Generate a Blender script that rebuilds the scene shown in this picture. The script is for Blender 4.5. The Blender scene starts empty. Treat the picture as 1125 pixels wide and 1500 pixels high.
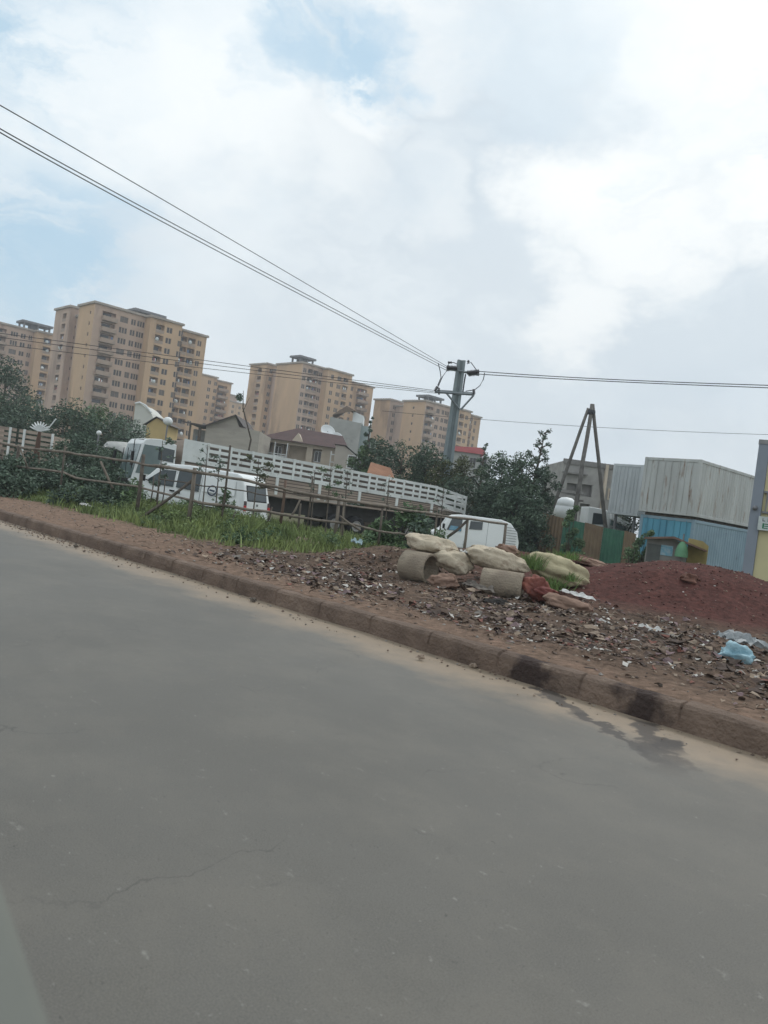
import bpy, math, random
from mathutils import Vector, Matrix, noise
random.seed(7)
R = math.radians
C = bpy.context.scene.collection
# ------------------------------------------------------------------ camera frame
F, H = 1150.0, 1.6
ROLL, PIT = R(7.5), math.atan(8/1150)
fw = Vector((0, math.cos(PIT), -math.sin(PIT))); up0 = Vector((0, math.sin(PIT), math.cos(PIT)))
RX = Vector((1,0,0))*math.cos(ROLL) + up0*math.sin(ROLL)
UX = Vector((-1,0,0))*math.sin(ROLL) + up0*math.cos(ROLL)
EYE = Vector((0,0,H))
def ray(x, y):
    d = fw + RX*((x-562.5)/F) - UX*((y-750)/F)
    return d/d.y
def at(x, y, Y): return EYE + ray(x, y)*Y
def on_z(x, y, z):
    d = ray(x, y); return EYE + d*((z-H)/d.z)
def on_plane(x, y, p, n):
    d = ray(x, y); return EYE + d*((p-EYE).dot(n)/d.dot(n))
N = Vector((.724, .69, 0)).normalized()      # away from the road
T = Vector((-N.y, N.x, 0))                   # along the road, to the left
YAW = math.atan2(N.y, N.x)
KB = 6.68
def ab(x, y): return x*T.x+y*T.y, x*N.x+y*N.y-KB
def W(a, b, z=0): 
    p = T*a + N*(b+KB); p.z = z; return p

cam = bpy.data.objects.new('camera', bpy.data.cameras.new('camera')); C.objects.link(cam)
cam.data.sensor_fit = 'VERTICAL'; cam.data.sensor_height = 36; cam.data.lens = 36*F/1500
cam.data.clip_start = .05; cam.data.clip_end = 20000
m = Matrix((RX, UX, -fw)).transposed().to_4x4(); m.translation = EYE
cam.matrix_world = m
bpy.context.scene.camera = cam

# ------------------------------------------------------------------ materials
def hexc(r, g, b): 
    def f(c):
        c /= 255; return c/12.92 if c < .04045 else ((c+.055)/1.055)**2.4
    return (f(r), f(g), f(b), 1)
MATS = {}
def mat(name, col, col2=None, scale=4, rough=.8, bump=.0, bscale=40, island=0, metal=0, stain=None, sscale=1.5, sth=.55, stretch=(1,1,1), spec=.3, sheer=0):
    if name in MATS: return MATS[name]
    m = bpy.data.materials.new(name); m.use_nodes = True; nt = m.node_tree; n = nt.nodes; l = nt.links
    b = n['Principled BSDF']; b.inputs['Roughness'].default_value = rough; b.inputs['Metallic'].default_value = metal
    b.inputs['Specular IOR Level'].default_value = spec
    col = tuple(col)+(1,) if len(col) == 3 else col
    if col2 is None: col2 = tuple(c*.72 for c in col[:3])
    col2 = tuple(col2[:3])+(1,)
    tc = n.new('ShaderNodeTexCoord'); mp = n.new('ShaderNodeMapping'); mp.inputs['Scale'].default_value = stretch
    l.new(tc.outputs['Object'], mp.inputs[0])
    nz = n.new('ShaderNodeTexNoise'); nz.inputs['Scale'].default_value = scale; nz.inputs['Detail'].default_value = 6
    l.new(mp.outputs[0], nz.inputs['Vector'])
    cr = n.new('ShaderNodeValToRGB'); cr.color_ramp.elements[0].position = .32; cr.color_ramp.elements[1].position = .68
    cr.color_ramp.elements[0].color = col2; cr.color_ramp.elements[1].color = col
    l.new(nz.outputs['Fac'], cr.inputs[0]); out = cr.outputs[0]
    if stain:
        nz2 = n.new('ShaderNodeTexNoise'); nz2.inputs['Scale'].default_value = sscale; nz2.inputs['Detail'].default_value = 8; nz2.inputs['Roughness'].default_value = .65
        l.new(mp.outputs[0], nz2.inputs['Vector'])
        mr = n.new('ShaderNodeMapRange'); mr.inputs[1].default_value = sth; mr.inputs[2].default_value = sth+.12; mr.inputs[4].default_value = .85
        l.new(nz2.outputs['Fac'], mr.inputs[0])
        mx = n.new('ShaderNodeMix'); mx.data_type = 'RGBA'; l.new(mr.outputs[0], mx.inputs[0]); l.new(out, mx.inputs[6]); mx.inputs[7].default_value = tuple(stain)+(1,) if len(stain)==3 else stain
        out = mx.outputs[2]
    if island:
        g = n.new('ShaderNodeNewGeometry'); mr = n.new('ShaderNodeMapRange'); mr.inputs[3].default_value = 1-island; mr.inputs[4].default_value = 1+island
        l.new(g.outputs['Random Per Island'], mr.inputs[0])
        vm = n.new('ShaderNodeVectorMath'); vm.operation = 'SCALE'; l.new(out, vm.inputs[0]); l.new(mr.outputs[0], vm.inputs['Scale']); out = vm.outputs[0]
    l.new(out, b.inputs['Base Color'])
    if bump:
        nb = n.new('ShaderNodeTexNoise'); nb.inputs['Scale'].default_value = bscale; nb.inputs['Detail'].default_value = 5; l.new(tc.outputs['Object'], nb.inputs['Vector'])
        bp = n.new('ShaderNodeBump'); bp.inputs['Strength'].default_value = bump; bp.inputs['Distance'].default_value = .05
        l.new(nb.outputs['Fac'], bp.inputs['Height']); l.new(bp.outputs[0], b.inputs['Normal'])
    if sheer:
        b.inputs['Alpha'].default_value = 1-sheer
    MATS[name] = m; return m
def leafmat(name, c1, c2, isl=.35):
    m = mat(name, c1, c2, scale=.9, rough=.65, island=isl, spec=.25)
    return m
OCH = mat('ochre_render', (.64,.43,.265), (.54,.365,.23), .22, .9, stain=(.36,.23,.145), sscale=.12, sth=.5, stretch=(1,1,.35))
PINK = mat('pinkish_render', (.57,.41,.315), (.47,.34,.265), .25, .9, stain=(.32,.22,.17), sscale=.15, sth=.53, stretch=(1,1,.35))
PARA = mat('parapet_render', (.43,.32,.25), (.33,.25,.20), .5, .9)
CORN = mat('cornice_concrete', (.46,.40,.34), (.35,.30,.26), .5, .9)
WIN = mat('dark_glass', (.05,.042,.040), (.03,.028,.03), .3, .25, spec=.5)
CURT = mat('curtained_glass', (.20,.16,.13), (.12,.10,.09), .3, .5)
CONC = mat('concrete', (.36,.35,.33), (.27,.26,.25), 1.2, .9, .3, 30, stain=(.2,.19,.18), sscale=.8)
CONCD = mat('grey_concrete_frame', (.21,.21,.22), (.15,.15,.16), 1, .9)
WHITE = mat('white_paint', (.76,.78,.78), (.67,.69,.69), .8, .45, stain=(.42,.40,.36), sscale=1.1, sth=.6)
WHITED = mat('weathered_white_boards', (.74,.76,.75), (.60,.62,.61), 1.2, .75, island=.12, stain=(.32,.27,.22), sscale=2, sth=.58)
BEIGE = mat('weathered_beige_boards', (.40,.33,.275), (.27,.215,.18), 1.5, .8, island=.15, stain=(.22,.15,.11), sscale=2.2, sth=.58, stretch=(.4,.4,3))
BLACK = mat('black_rubber', (.022,.022,.024), (.012,.012,.013), 5, .8)
GLASS = mat('vehicle_glass', (.05,.065,.07), (.03,.04,.045), .8, .12, spec=.6)
GLASSL = mat('pale_windscreen', (.15,.20,.20), (.08,.12,.12), .8, .12, spec=.6)
METAL = mat('grey_steel', (.25,.26,.27), (.16,.16,.17), 3, .5, metal=.4)
RIM = mat('dusty_rim', (.35,.34,.33), None, 3, .5, metal=.3)
WOOD = mat('weathered_pole_wood', (.25,.215,.175), (.145,.12,.098), 6, .9, .4, 60, stretch=(1,1,.3))
WOODD = mat('dark_pole_wood', (.16,.135,.11), (.08,.068,.058), 6, .9, .4, 60)
RED = mat('red_lens', (.6,.02,.02), None, 4, .3, spec=.5)
WIRE = mat('wire_dark', (.06,.065,.075), None, 4, .6)
LEAFD = leafmat('dark_leaves', (.115,.16,.105), (.055,.088,.066))
LEAFM = leafmat('mid_leaves', (.145,.21,.10), (.07,.12,.062))
LEAFG = leafmat('grey_green_leaves', (.16,.21,.155), (.078,.12,.092))
LEAFB = leafmat('bright_leaves', (.22,.28,.11), (.10,.145,.065), .45)
LEAFO = leafmat('olive_leaves', (.12,.13,.06), (.06,.075,.04))
GRASS = leafmat('grass_blades', (.25,.30,.11), (.125,.17,.065), .4)
BARK = mat('bark', (.12,.10,.08), (.06,.05,.04), 8, .9, .4)

# ------------------------------------------------------------------ mesh helpers
class MB:
    def __init__(s): s.v = []; s.f = []; s.mi = []; s.cur = 0
    def add(s, vs, fs):
        o = len(s.v); s.v += [tuple(v) for v in vs]
        s.f += [tuple(i+o for i in f) for f in fs]; s.mi += [s.cur]*len(fs); return s
    def box(s, c, d, M=None):
        c = Vector(c); hx, hy, hz = d[0]/2, d[1]/2, d[2]/2
        vs = [Vector((x,y,z)) for x in (-hx,hx) for y in (-hy,hy) for z in (-hz,hz)]
        if M is not None: vs = [M@v for v in vs]
        vs = [v+c for v in vs]
        return s.add(vs, [(0,1,3,2),(4,6,7,5),(0,4,5,1),(2,3,7,6),(0,2,6,4),(1,5,7,3)])
    def bb(s, x0, x1, y0, y1, z0, z1): return s.box(((x0+x1)/2,(y0+y1)/2,(z0+z1)/2),(x1-x0,y1-y0,z1-z0))
    def tube(s, pts, r, n=8, caps=True):
        pts = [Vector(p) for p in pts]; rs = r if isinstance(r,(list,tuple)) else [r]*len(pts)
        vs = []; 
        for i, p in enumerate(pts):
            d = (pts[min(i+1,len(pts)-1)]-pts[max(i-1,0)]).normalized()
            a = d.cross(Vector((0,0,1)) if abs(d.z)<.9 else Vector((1,0,0))).normalized(); b = d.cross(a)
            for k in range(n):
                t = 2*math.pi*k/n; vs.append(p+(a*math.cos(t)+b*math.sin(t))*rs[i])
        fs = [(i*n+k, i*n+(k+1)%n, (i+1)*n+(k+1)%n, (i+1)*n+k) for i in range(len(pts)-1) for k in range(n)]
        if caps: fs += [tuple(range(n))[::-1], tuple(range((len(pts)-1)*n, len(pts)*n))]
        return s.add(vs, fs)
    def lathe(s, prof, c=(0,0,0), n=20, axis='z', M=None):
        c = Vector(c); vs = []
        for (r, h) in prof:
            for k in range(n):
                t = 2*math.pi*k/n; x, y = r*math.cos(t), r*math.sin(t)
                v = Vector((x,y,h)) if axis=='z' else (Vector((x,h,y)) if axis=='y' else Vector((h,x,y)))
                if M is not None: v = M@v
                vs.append(v+c)
        L = len(prof)
        fs = [(i*n+k, i*n+(k+1)%n, (i+1)*n+(k+1)%n, (i+1)*n+k) for i in range(L-1) for k in range(n)]
        return s.add(vs, fs)
    def prism(s, poly, y0, y1, fn=None):          # poly in x,z ; extruded in y
        n = len(poly); fn = fn or (lambda x, y, z: (x,y,z))
        vs = [fn(x, y0, z) for x, z in poly]+[fn(x, y1, z) for x, z in poly]
        return s.add(vs, [tuple(range(n)), tuple(range(n, 2*n))[::-1]]+[(i, i+n, (i+1)%n+n, (i+1)%n) for i in range(n)])
    def vprism(s, poly, z0, z1):                  # poly in x,y ; extruded in z
        n = len(poly); vs = [(x,y,z0) for x,y in poly]+[(x,y,z1) for x,y in poly]
        return s.add(vs, [tuple(range(n)), tuple(range(n,2*n))[::-1]]+[(i, i+n, (i+1)%n+n, (i+1)%n) for i in range(n)])
    def blob(s, c, rad, seed=0, amp=.18, fr=1.6, nu=16, nv=10, M=None, sq=1.0):
        c = Vector(c); vs = []
        for j in range(nv+1):
            ph = math.pi*j/nv
            for i in range(nu):
                t = 2*math.pi*i/nu
                d = Vector((math.sin(ph)*math.cos(t), math.sin(ph)*math.sin(t), math.cos(ph)))
                e = Vector([math.copysign(abs(q)**sq, q) for q in d])
                k = 1+amp*noise.noise(d*fr+Vector((seed*3.1, seed, 0)))*1.5 + amp*.4*noise.noise(d*fr*3+Vector((0, seed*2.3, 5)))
                p = Vector((e.x*rad[0]*k, e.y*rad[1]*k, e.z*rad[2]*k))
                if M is not None: p = M@p
                vs.append(p+c)
        fs = [(j*nu+i, j*nu+(i+1)%nu, (j+1)*nu+(i+1)%nu, (j+1)*nu+i) for j in range(nv) for i in range(nu)]
        return s.add(vs, fs)
    def mesh(s, name, mats, smooth=False):
        me = bpy.data.meshes.new(name); me.from_pydata(s.v, [], s.f)
        for mm in (mats if isinstance(mats, (list,tuple)) else [mats]): me.materials.append(mm)
        me.polygons.foreach_set('material_index', s.mi)
        if smooth: me.polygons.foreach_set('use_smooth', [True]*len(s.f))
        me.update(); me.validate(); return me
def tag(o, label=None, cat=None, group=None, kind=None):
    if label: o['label'] = label
    if cat: o['category'] = cat
    if group: o['group'] = group
    if kind: o['kind'] = kind
    return o
def link(name, me, parent=None):
    o = bpy.data.objects.new(name, me); C.objects.link(o)
    if parent is not None: o.parent = parent
    return o
def bev(o, w, seg=2):
    b = o.modifiers.new('bevel','BEVEL'); b.width = w; b.segments = seg; b.limit_method = 'ANGLE'; b.angle_limit = R(35); return o
def part(mb, name, mats, parent, smooth=False, bevel=0, label=None):
    o = link(name, mb.mesh(name, mats, smooth), parent)
    if bevel: bev(o, bevel)
    if label: o['label'] = label
    return o
def solo(mb, name, mats, label, cat, group=None, kind=None, smooth=False, bevel=0):
    xs = [v[0] for v in mb.v]; ys = [v[1] for v in mb.v]; zs = [v[2] for v in mb.v]
    c = ((min(xs)+max(xs))/2, (min(ys)+max(ys))/2, min(zs)) if kind != 'structure' else (0,0,0)
    mb.v = [(v[0]-c[0], v[1]-c[1], v[2]-c[2]) for v in mb.v]
    o = link(name, mb.mesh(name, mats, smooth)); o.location = c
    if bevel: bev(o, bevel)
    return tag(o, label, cat, group, kind)
def thing(name, label, cat, loc=(0,0,0), rz=0, group=None):
    o = bpy.data.objects.new(name, None); C.objects.link(o); o.location = loc; o.rotation_euler = (0,0,rz)
    o.empty_display_size = .3
    return tag(o, label, cat, group)
def copy_tree(o, parent=None):
    c = o.copy(); C.objects.link(c); c.parent = parent
    for ch in list(o.children): copy_tree(ch, c)
    return c
def fbm(x, y, s, z=0.0, o=4):
    v = 0; a = 1; t = 0
    for i in range(o):
        v += a*noise.noise(Vector((x*s, y*s, z+i*7.1))); t += a; a *= .5; s *= 2.05
    return v/t
def sm(x, a, b):
    t = min(1, max(0, (x-a)/(b-a))); return t*t*(3-2*t)

# ------------------------------------------------------------------ ground
RIDGE = [(-2.2,18.2,.0),(-.7,17.8,.08),(.3,18.0,.40),(2.4,19.2,.72),(5.3,20.3,.82),(8,20.5,.5),(10,21,0)]
MOUND = (7.15, 17.3)
def ridge(x, y):
    if not (-5 < x < 13 and 12 < y < 28): return 0
    best = 0
    for (p, q) in zip(RIDGE[:-1], RIDGE[1:]):
        dx, dy = q[0]-p[0], q[1]-p[1]; t = max(0, min(1, ((x-p[0])*dx+(y-p[1])*dy)/(dx*dx+dy*dy)))
        d = math.hypot(x-p[0]-t*dx, y-p[1]-t*dy); h = (p[2]+(q[2]-p[2])*t)*math.exp(-(d/1.25)**2)
        best = max(best, h)
    return best
def mound(x, y):
    dx, dy = x-MOUND[0], y-MOUND[1]
    r = (dx/3.3)**2+(dy/2.3)**2
    r *= 1+.25*noise.noise(Vector((x*.35, y*.35, 3)))
    return 1.22*math.exp(-r**1.15)
def junk(a, b):      # where rubbish lies
    return sm(a, 19, 13)*sm(b, .1, 1.0)*sm(b, 11, 6)
def hz(x, y, fine=True):
    a, b = ab(x, y)
    if b < 0.1: return -.3
    z = .245*(1-sm(b, 6, 11)) - .12*sm(b, 14, 30)
    z += .045*sm(b,.15,.8)*fbm(x, y, .9, 2) 
    z += ridge(x, y)*(1+.25*fbm(x,y,1.3,9)) + mound(x, y)*(1+.09*fbm(x,y,1.1,4)+.035*fbm(x,y,4.5,6))
    if fine and b < 14 and -8 < a < 40:
        j = junk(a, b)
        z += j*(.07*fbm(x, y, 2.4, 5)+.045*abs(fbm(x, y, 6, 8))) + .02*fbm(x, y, 5, 1)
        z += 0.04*math.exp(-((x+.9)**2+(y-17.2)**2*.8)/1.2)
        z += .30*sm(b,3.6,6.2)*(1-sm(b,8,11))*sm(a,14,19)*(1-sm(a,34,40))
    z += .10*sm(b,3,5)*sm(a,14,20)*abs(fbm(x,y,1.1,12))
    return z
def soil(x, y):
    a, b = ab(x, y)
    dirt = Vector((.20,.135,.098)); dark = Vector((.080,.055,.040)); redc = Vector((.088,.036,.030)); gr = Vector((.085,.105,.048))
    n1 = fbm(x, y, .7, 21); n2 = fbm(x, y, 2.5, 33)
    c = dirt*(1+.35*n2)
    dk = sm(a, 17.5, 12)*sm(b, .3+n1+.12*max(0,a-5), 1.5+n1+.12*max(0,a-5))*(.65+.8*n1+.5*n2)
    dk = max(0, min(1, dk+.15)) if a < 17 else max(0, dk)
    c = c.lerp(dark*(1+.4*n2), max(0, min(.9, dk)))
    m = max(min(1, mound(x,y)*5+n2*.3), min(1, ridge(x,y)*3*sm(x,1.5,3.5)))
    m = max(m, sm(b, 9, 13)*sm(a, 20, 10)*.8)
    c = c.lerp(redc*(1+.45*n2), max(0, min(1, m)))
    g = sm(b, 2.6+n1*1.6, 3.8+n1*1.6)*sm(a, 13.5, 16+n1*2)
    g = max(g, sm(b, 12, 16)*.8)
    c = c.lerp(gr, max(0, min(1, g*(.8+.5*n2))))
    return c
def axis(lo, hi, step, far):
    r = []; v = lo; 
    while v < hi: r.append(v); v += step
    s = step; 
    while v < far: r.append(v); s *= 1.13; v += s
    s = step; v = lo-s; L = []
    while v > -far: L.append(v); s *= 1.13; v -= s
    return L[::-1]+r
av = axis(-2, 30, .13, 6000); bv = [-6000,-2000,-500,-100,-30,-10,-.2,.02,.14]+[q for q in axis(.24, 14, .12, 6000) if q > .2]
gm = MB(); cols = []
for b in bv:
    for a in av:
        p = W(a, b); gm.v.append((p.x, p.y, hz(p.x, p.y))); 
        cols.append(soil(p.x, p.y) if (b > 0 and b < 60 and -40 < a < 120) else Vector((.08,.095,.05)))
na = len(av)
gm.f = [(j*na+i, j*na+i+1, (j+1)*na+i+1, (j+1)*na+i) for j in range(len(bv)-1) for i in range(na-1)]; gm.mi = [0]*len(gm.f)
gmat = bpy.data.materials.new('earth'); gmat.use_nodes = True; nt = gmat.node_tree; n_, l_ = nt.nodes, nt.links
bs = n_['Principled BSDF']; bs.inputs['Roughness'].default_value = .95; bs.inputs['Specular IOR Level'].default_value = .15
at_ = n_.new('ShaderNodeAttribute'); at_.attribute_name = 'soil'
tc = n_.new('ShaderNodeTexCoord'); nz = n_.new('ShaderNodeTexNoise'); nz.inputs['Scale'].default_value = 9; nz.inputs['Detail'].default_value = 8; nz.inputs['Roughness'].default_value = .7
l_.new(tc.outputs['Object'], nz.inputs['Vector']); mr = n_.new('ShaderNodeMapRange'); mr.inputs[1].default_value = .3; mr.inputs[2].default_value = .7; mr.inputs[3].default_value = .42; mr.inputs[4].default_value = 1.55
l_.new(nz.outputs['Fac'], mr.inputs[0]); vm = n_.new('ShaderNodeVectorMath'); vm.operation = 'SCALE'; l_.new(at_.outputs['Color'], vm.inputs[0]); l_.new(mr.outputs[0], vm.inputs['Scale']); l_.new(vm.outputs[0], bs.inputs['Base Color'])
bp = n_.new('ShaderNodeBump'); bp.inputs['Strength'].default_value = .8; bp.inputs['Distance'].default_value = .06; l_.new(nz.outputs['Fac'], bp.inputs['Height']); l_.new(bp.outputs[0], bs.inputs['Normal'])
go = link('ground', gm.mesh('ground', gmat, True)); tag(go, kind='structure')
ca = go.data.color_attributes.new('soil', 'FLOAT_COLOR', 'POINT')
ca.data.foreach_set('color', [c for v in cols for c in (v.x, v.y, v.z, 1)])

# road
def roadmat():
    m = bpy.data.materials.new('dusty_asphalt'); m.use_nodes = True; nt = m.node_tree; n, l = nt.nodes, nt.links
    b = n['Principled BSDF']; b.inputs['Roughness'].default_value = .6; b.inputs['Specular IOR Level'].default_value = .38
    tc = n.new('ShaderNodeTexCoord')
    def nz(s, d=6, st=(1,1,1), r=.6):
        mp = n.new('ShaderNodeMapping'); mp.inputs['Scale'].default_value = st; mp.inputs['Rotation'].default_value = (0,0,0)
        l.new(tc.outputs['Object'], mp.inputs[0]); q = n.new('ShaderNodeTexNoise'); q.inputs['Scale'].default_value = s; q.inputs['Detail'].default_value = d; q.inputs['Roughness'].default_value = r
        l.new(mp.outputs[0], q.inputs['Vector']); return q.outputs['Fac']
    def mr(x, a, b_, c, d):
        q = n.new('ShaderNodeMapRange'); l.new(x, q.inputs[0]); 
        for i, v in enumerate((a,b_,c,d)): q.inputs[i+1].default_value = v
        return q.outputs[0]
    def math_(op, x, y):
        q = n.new('ShaderNodeMath'); q.operation = op
        for i, v in enumerate((x,y)):
            if isinstance(v, (int,float)): q.inputs[i].default_value = v
            else: l.new(v, q.inputs[i])
        return q.outputs[0]
    def mix(f, x, y):
        q = n.new('ShaderNodeMix'); q.data_type = 'RGBA'; l.new(f, q.inputs[0])
        for i, v in ((6,x),(7,y)):
            if isinstance(v, tuple): q.inputs[i].default_value = v+(1,)
            else: l.new(v, q.inputs[i])
        return q.outputs[2]
    sx = n.new('ShaderNodeSeparateXYZ'); l.new(tc.outputs['Object'], sx.inputs[0])   # object frame: x = along the road, y = beyond kerb
    bb, aa = sx.outputs[1], sx.outputs[0]
    base = mix(mr(nz(.35, 4), .35, .65, 0, 1), (.102,.098,.088), (.078,.075,.067))
    base = mix(mr(nz(1.1, 6, (.8,1,1), .7), .45, .62, 0, .5), base, (.135,.125,.106))
    base = mix(mr(nz(1.9, 8, (1,1,1), .75), .52, .62, 0, .45), base, (.082,.078,.068))
    base = mix(mr(nz(140, 3), .35, .75, 0, .6), base, (.20,.187,.158))
    base = mix(mr(nz(60, 2), .64, .74, 0, .6), base, (.05,.048,.043))
    base = mix(mr(nz(22, 5, r=.7), .58, .72, 0, .35), base, (.09,.086,.08))
    base = mix(mr(nz(7, 5, (.6,1.6,1), .75), .64, .72, 0, .5), base, (.30,.29,.26))
    base = mix(mr(nz(4.1, 2, (1.2,.6,1)), .72, .78, 0, .5), base, (.075,.07,.066))
    base = mix(mr(nz(11, 4, (1,1.3,1), .7), .65, .71, 0, .5), base, (.29,.28,.255))
    base = mix(mr(nz(28, 3, (1,1.3,1)), .70, .75, 0, .6), base, (.33,.32,.29))
    base = mix(mr(nz(17, 3, (1,1.4,1)), .70, .75, 0, .7), base, (.045,.043,.04))
    vo = n.new('ShaderNodeTexVoronoi'); vo.feature = 'DISTANCE_TO_EDGE'; vo.inputs['Scale'].default_value = .45
    vd = n.new('ShaderNodeTexNoise'); vd.inputs['Scale'].default_value = 1.6; vd.inputs['Detail'].default_value = 7; l.new(tc.outputs['Object'], vd.inputs['Vector'])
    va = n.new('ShaderNodeVectorMath'); va.operation = 'MULTIPLY_ADD'; l.new(vd.outputs['Color'], va.inputs[0]); va.inputs[1].default_value = (1.2,1.2,0); l.new(tc.outputs['Object'], va.inputs[2]); l.new(va.outputs[0], vo.inputs['Vector'])
    ck = math_('MULTIPLY', mr(vo.outputs['Distance'], .001, .005, .45, 0), mr(nz(.5, 3), .52, .60, 0, 1))
    base = mix(ck, base, (.04,.038,.035))
    e = math_('ADD', bb, mr(nz(1.1, 6), .25, .75, -.32, .32))
    sand = mr(e, -.95, -.42, 0, 1)
    sand = math_('MULTIPLY', sand, mr(nz(5, 6), .2, .55, .55, 1))
    base = mix(sand, base, (.275,.215,.155))
    sand2 = math_('MULTIPLY', mr(e, -1.7, -.4, 0, .35), mr(nz(2.2, 5, (.4,1.5,1)), .35, .7, 0, 1))
    base = mix(sand2, base, (.25,.20,.15))
    # wet run-off stains
    for (a0, b0, a1, b1, w) in STREAKS:
        ux, uy = a1-a0, b1-b0; L = math.hypot(ux, uy); ux /= L; uy /= L
        s = math_('ADD', math_('MULTIPLY', math_('SUBTRACT', aa, a0), ux), math_('MULTIPLY', math_('SUBTRACT', bb, b0), uy))
        d = math_('ADD', math_('MULTIPLY', math_('SUBTRACT', aa, a0), -uy), math_('MULTIPLY', math_('SUBTRACT', bb, b0), ux))
        d = math_('ADD', d, mr(nz(3.1, 5), .3, .7, -.16, .16))
        d = math_('ABSOLUTE', d, 0)
        k = math_('MULTIPLY', mr(d, w*.65, w, .85, 0), math_('MULTIPLY', mr(s, -.1, .02, 0, 1), mr(s, L*.55, L, 1, 0)))
        base = mix(k, base, (.040,.034,.031))
    l.new(base, b.inputs['Base Color'])
    bp = n.new('ShaderNodeBump'); bp.inputs['Strength'].default_value = .35; bp.inputs['Distance'].default_value = .01
    l.new(nz(90, 6, r=.8), bp.inputs['Height']); l.new(bp.outputs[0], b.inputs['Normal'])
    return m
def uv_ab(px, py, z=0):
    p = on_z(px, py, z); return ab(p.x, p.y)
STREAKS = []
for (p, q, w) in (((790,1010),(870,1062),.13),((850,1045),(990,1130),.10),((945,1060),(985,1140),.16),((960,1085),(1010,1108),.10)):
    a0, b0 = uv_ab(*p); a1, b1 = uv_ab(*q); STREAKS.append((a0,b0,a1,b1,w))
rm = MB(); ra = axis(-6, 40, 1.0, 5000); rb = [-16,-12,-9,-6,-4,-3,-2,-1.5,-1,-.5,-.2,.05]
for b in rb:
    for a in ra: rm.v.append((a, b, .03*sm(b,-.7,0)*(.5+fbm(a,b,.8,3)) if b > -.7 else 0))
nr = len(ra); rm.f = [(j*nr+i, j*nr+i+1, (j+1)*nr+i+1, (j+1)*nr+i) for j in range(len(rb)-1) for i in range(nr-1)]; rm.mi = [0]*len(rm.f)
rm.f = [f[::-1] for f in rm.f]
ro = link('road', rm.mesh('road', roadmat(), True)); tag(ro, kind='structure')
ro.matrix_world = Matrix(((T.x,N.x,0,N.x*KB),(T.y,N.y,0,N.y*KB),(0,0,1,0),(0,0,0,1)))

# kerb: cast stones end to end, dirt-worn
km = MB(); ka = sorted(axis(-2, 30, .16, 1500)+[k+o for k in range(-2,40) for o in (-.018,-.004,.006,.018)])
prof = [(.0,-.05),(.0,.02),(-.0,.12),(.01,.205),(.035,.235),(.09,.25),(.155,.25),(.19,.235),(.21,.0)]
for a in ka:
    for k, (pb, pz) in enumerate(prof):
        w = fbm(a, k*.3, 1.1, 40); w2 = fbm(a*1.7, k*.8, 3, 44)
        j = .022 if (min(a % 1.0, 1-a % 1.0) < .008 and k > 1 and a < 40) else 0
        if k > 1: j += .012*noise.noise(Vector((math.floor(a)*7.3, 2, 1)))+.02*max(0, noise.noise(Vector((a*5, k*.9, 11)))-.3)
        p = W(a, pb+.025*w2+.02*w+j*.6, max(-.05, pz+(.018*w+.016*w2 if k > 2 else 0)-j))
        km.v.append(tuple(p))
nk = len(prof)
km.f = [(i*nk+k, i*nk+k+1, (i+1)*nk+k+1, (i+1)*nk+k) for i in range(len(ka)-1) for k in range(nk-1)]; km.mi = [0]*len(km.f)
KERB = mat('earth_stained_kerb', (.20,.145,.112), (.115,.082,.064), 2.5, .95, .7, 25, stain=(.25,.19,.145), sscale=4, sth=.6)
def kerb_stain(m):
    nt = m.node_tree; n, l = nt.nodes, nt.links; b = n['Principled BSDF']; src = b.inputs['Base Color'].links[0].from_socket
    tc = n.new('ShaderNodeTexCoord'); nz = n.new('ShaderNodeTexNoise'); nz.inputs['Scale'].default_value = 5; nz.inputs['Detail'].default_value = 5; l.new(tc.outputs['Object'], nz.inputs['Vector'])
    dv = n.new('ShaderNodeVectorMath'); dv.operation = 'DOT_PRODUCT'; l.new(tc.outputs['Object'], dv.inputs[0]); dv.inputs[1].default_value = T
    out = src
    for (px, py, w) in ((793,985,.20),(948,1032,.22)):
        a0 = uv_ab(px, py, .12)[0]
        s = n.new('ShaderNodeMath'); s.operation = 'SUBTRACT'; l.new(dv.outputs['Value'], s.inputs[0]); s.inputs[1].default_value = a0
        t = n.new('ShaderNodeMath'); t.operation = 'MULTIPLY_ADD'; l.new(nz.outputs['Fac'], t.inputs[0]); t.inputs[1].default_value = .7; l.new(s.outputs[0], t.inputs[2])
        u = n.new('ShaderNodeMath'); u.operation = 'SUBTRACT'; l.new(t.outputs[0], u.inputs[0]); u.inputs[1].default_value = .35
        v = n.new('ShaderNodeMath'); v.operation = 'ABSOLUTE'; l.new(u.outputs[0], v.inputs[0])
        q = n.new('ShaderNodeMapRange'); l.new(v.outputs[0], q.inputs[0]); q.inputs[1].default_value = w*.6; q.inputs[2].default_value = w*1.2; q.inputs[3].default_value = .9; q.inputs[4].default_value = 0
        mx = n.new('ShaderNodeMix'); mx.data_type = 'RGBA'; l.new(q.outputs[0], mx.inputs[0]); l.new(out, mx.inputs[6]); mx.inputs[7].default_value = (.035,.024,.022,1); out = mx.outputs[2]
    l.new(out, b.inputs['Base Color'])
kerb_stain(KERB)
ko = link('kerb', km.mesh('kerb', KERB, False)); tag(ko, kind='structure')

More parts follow.
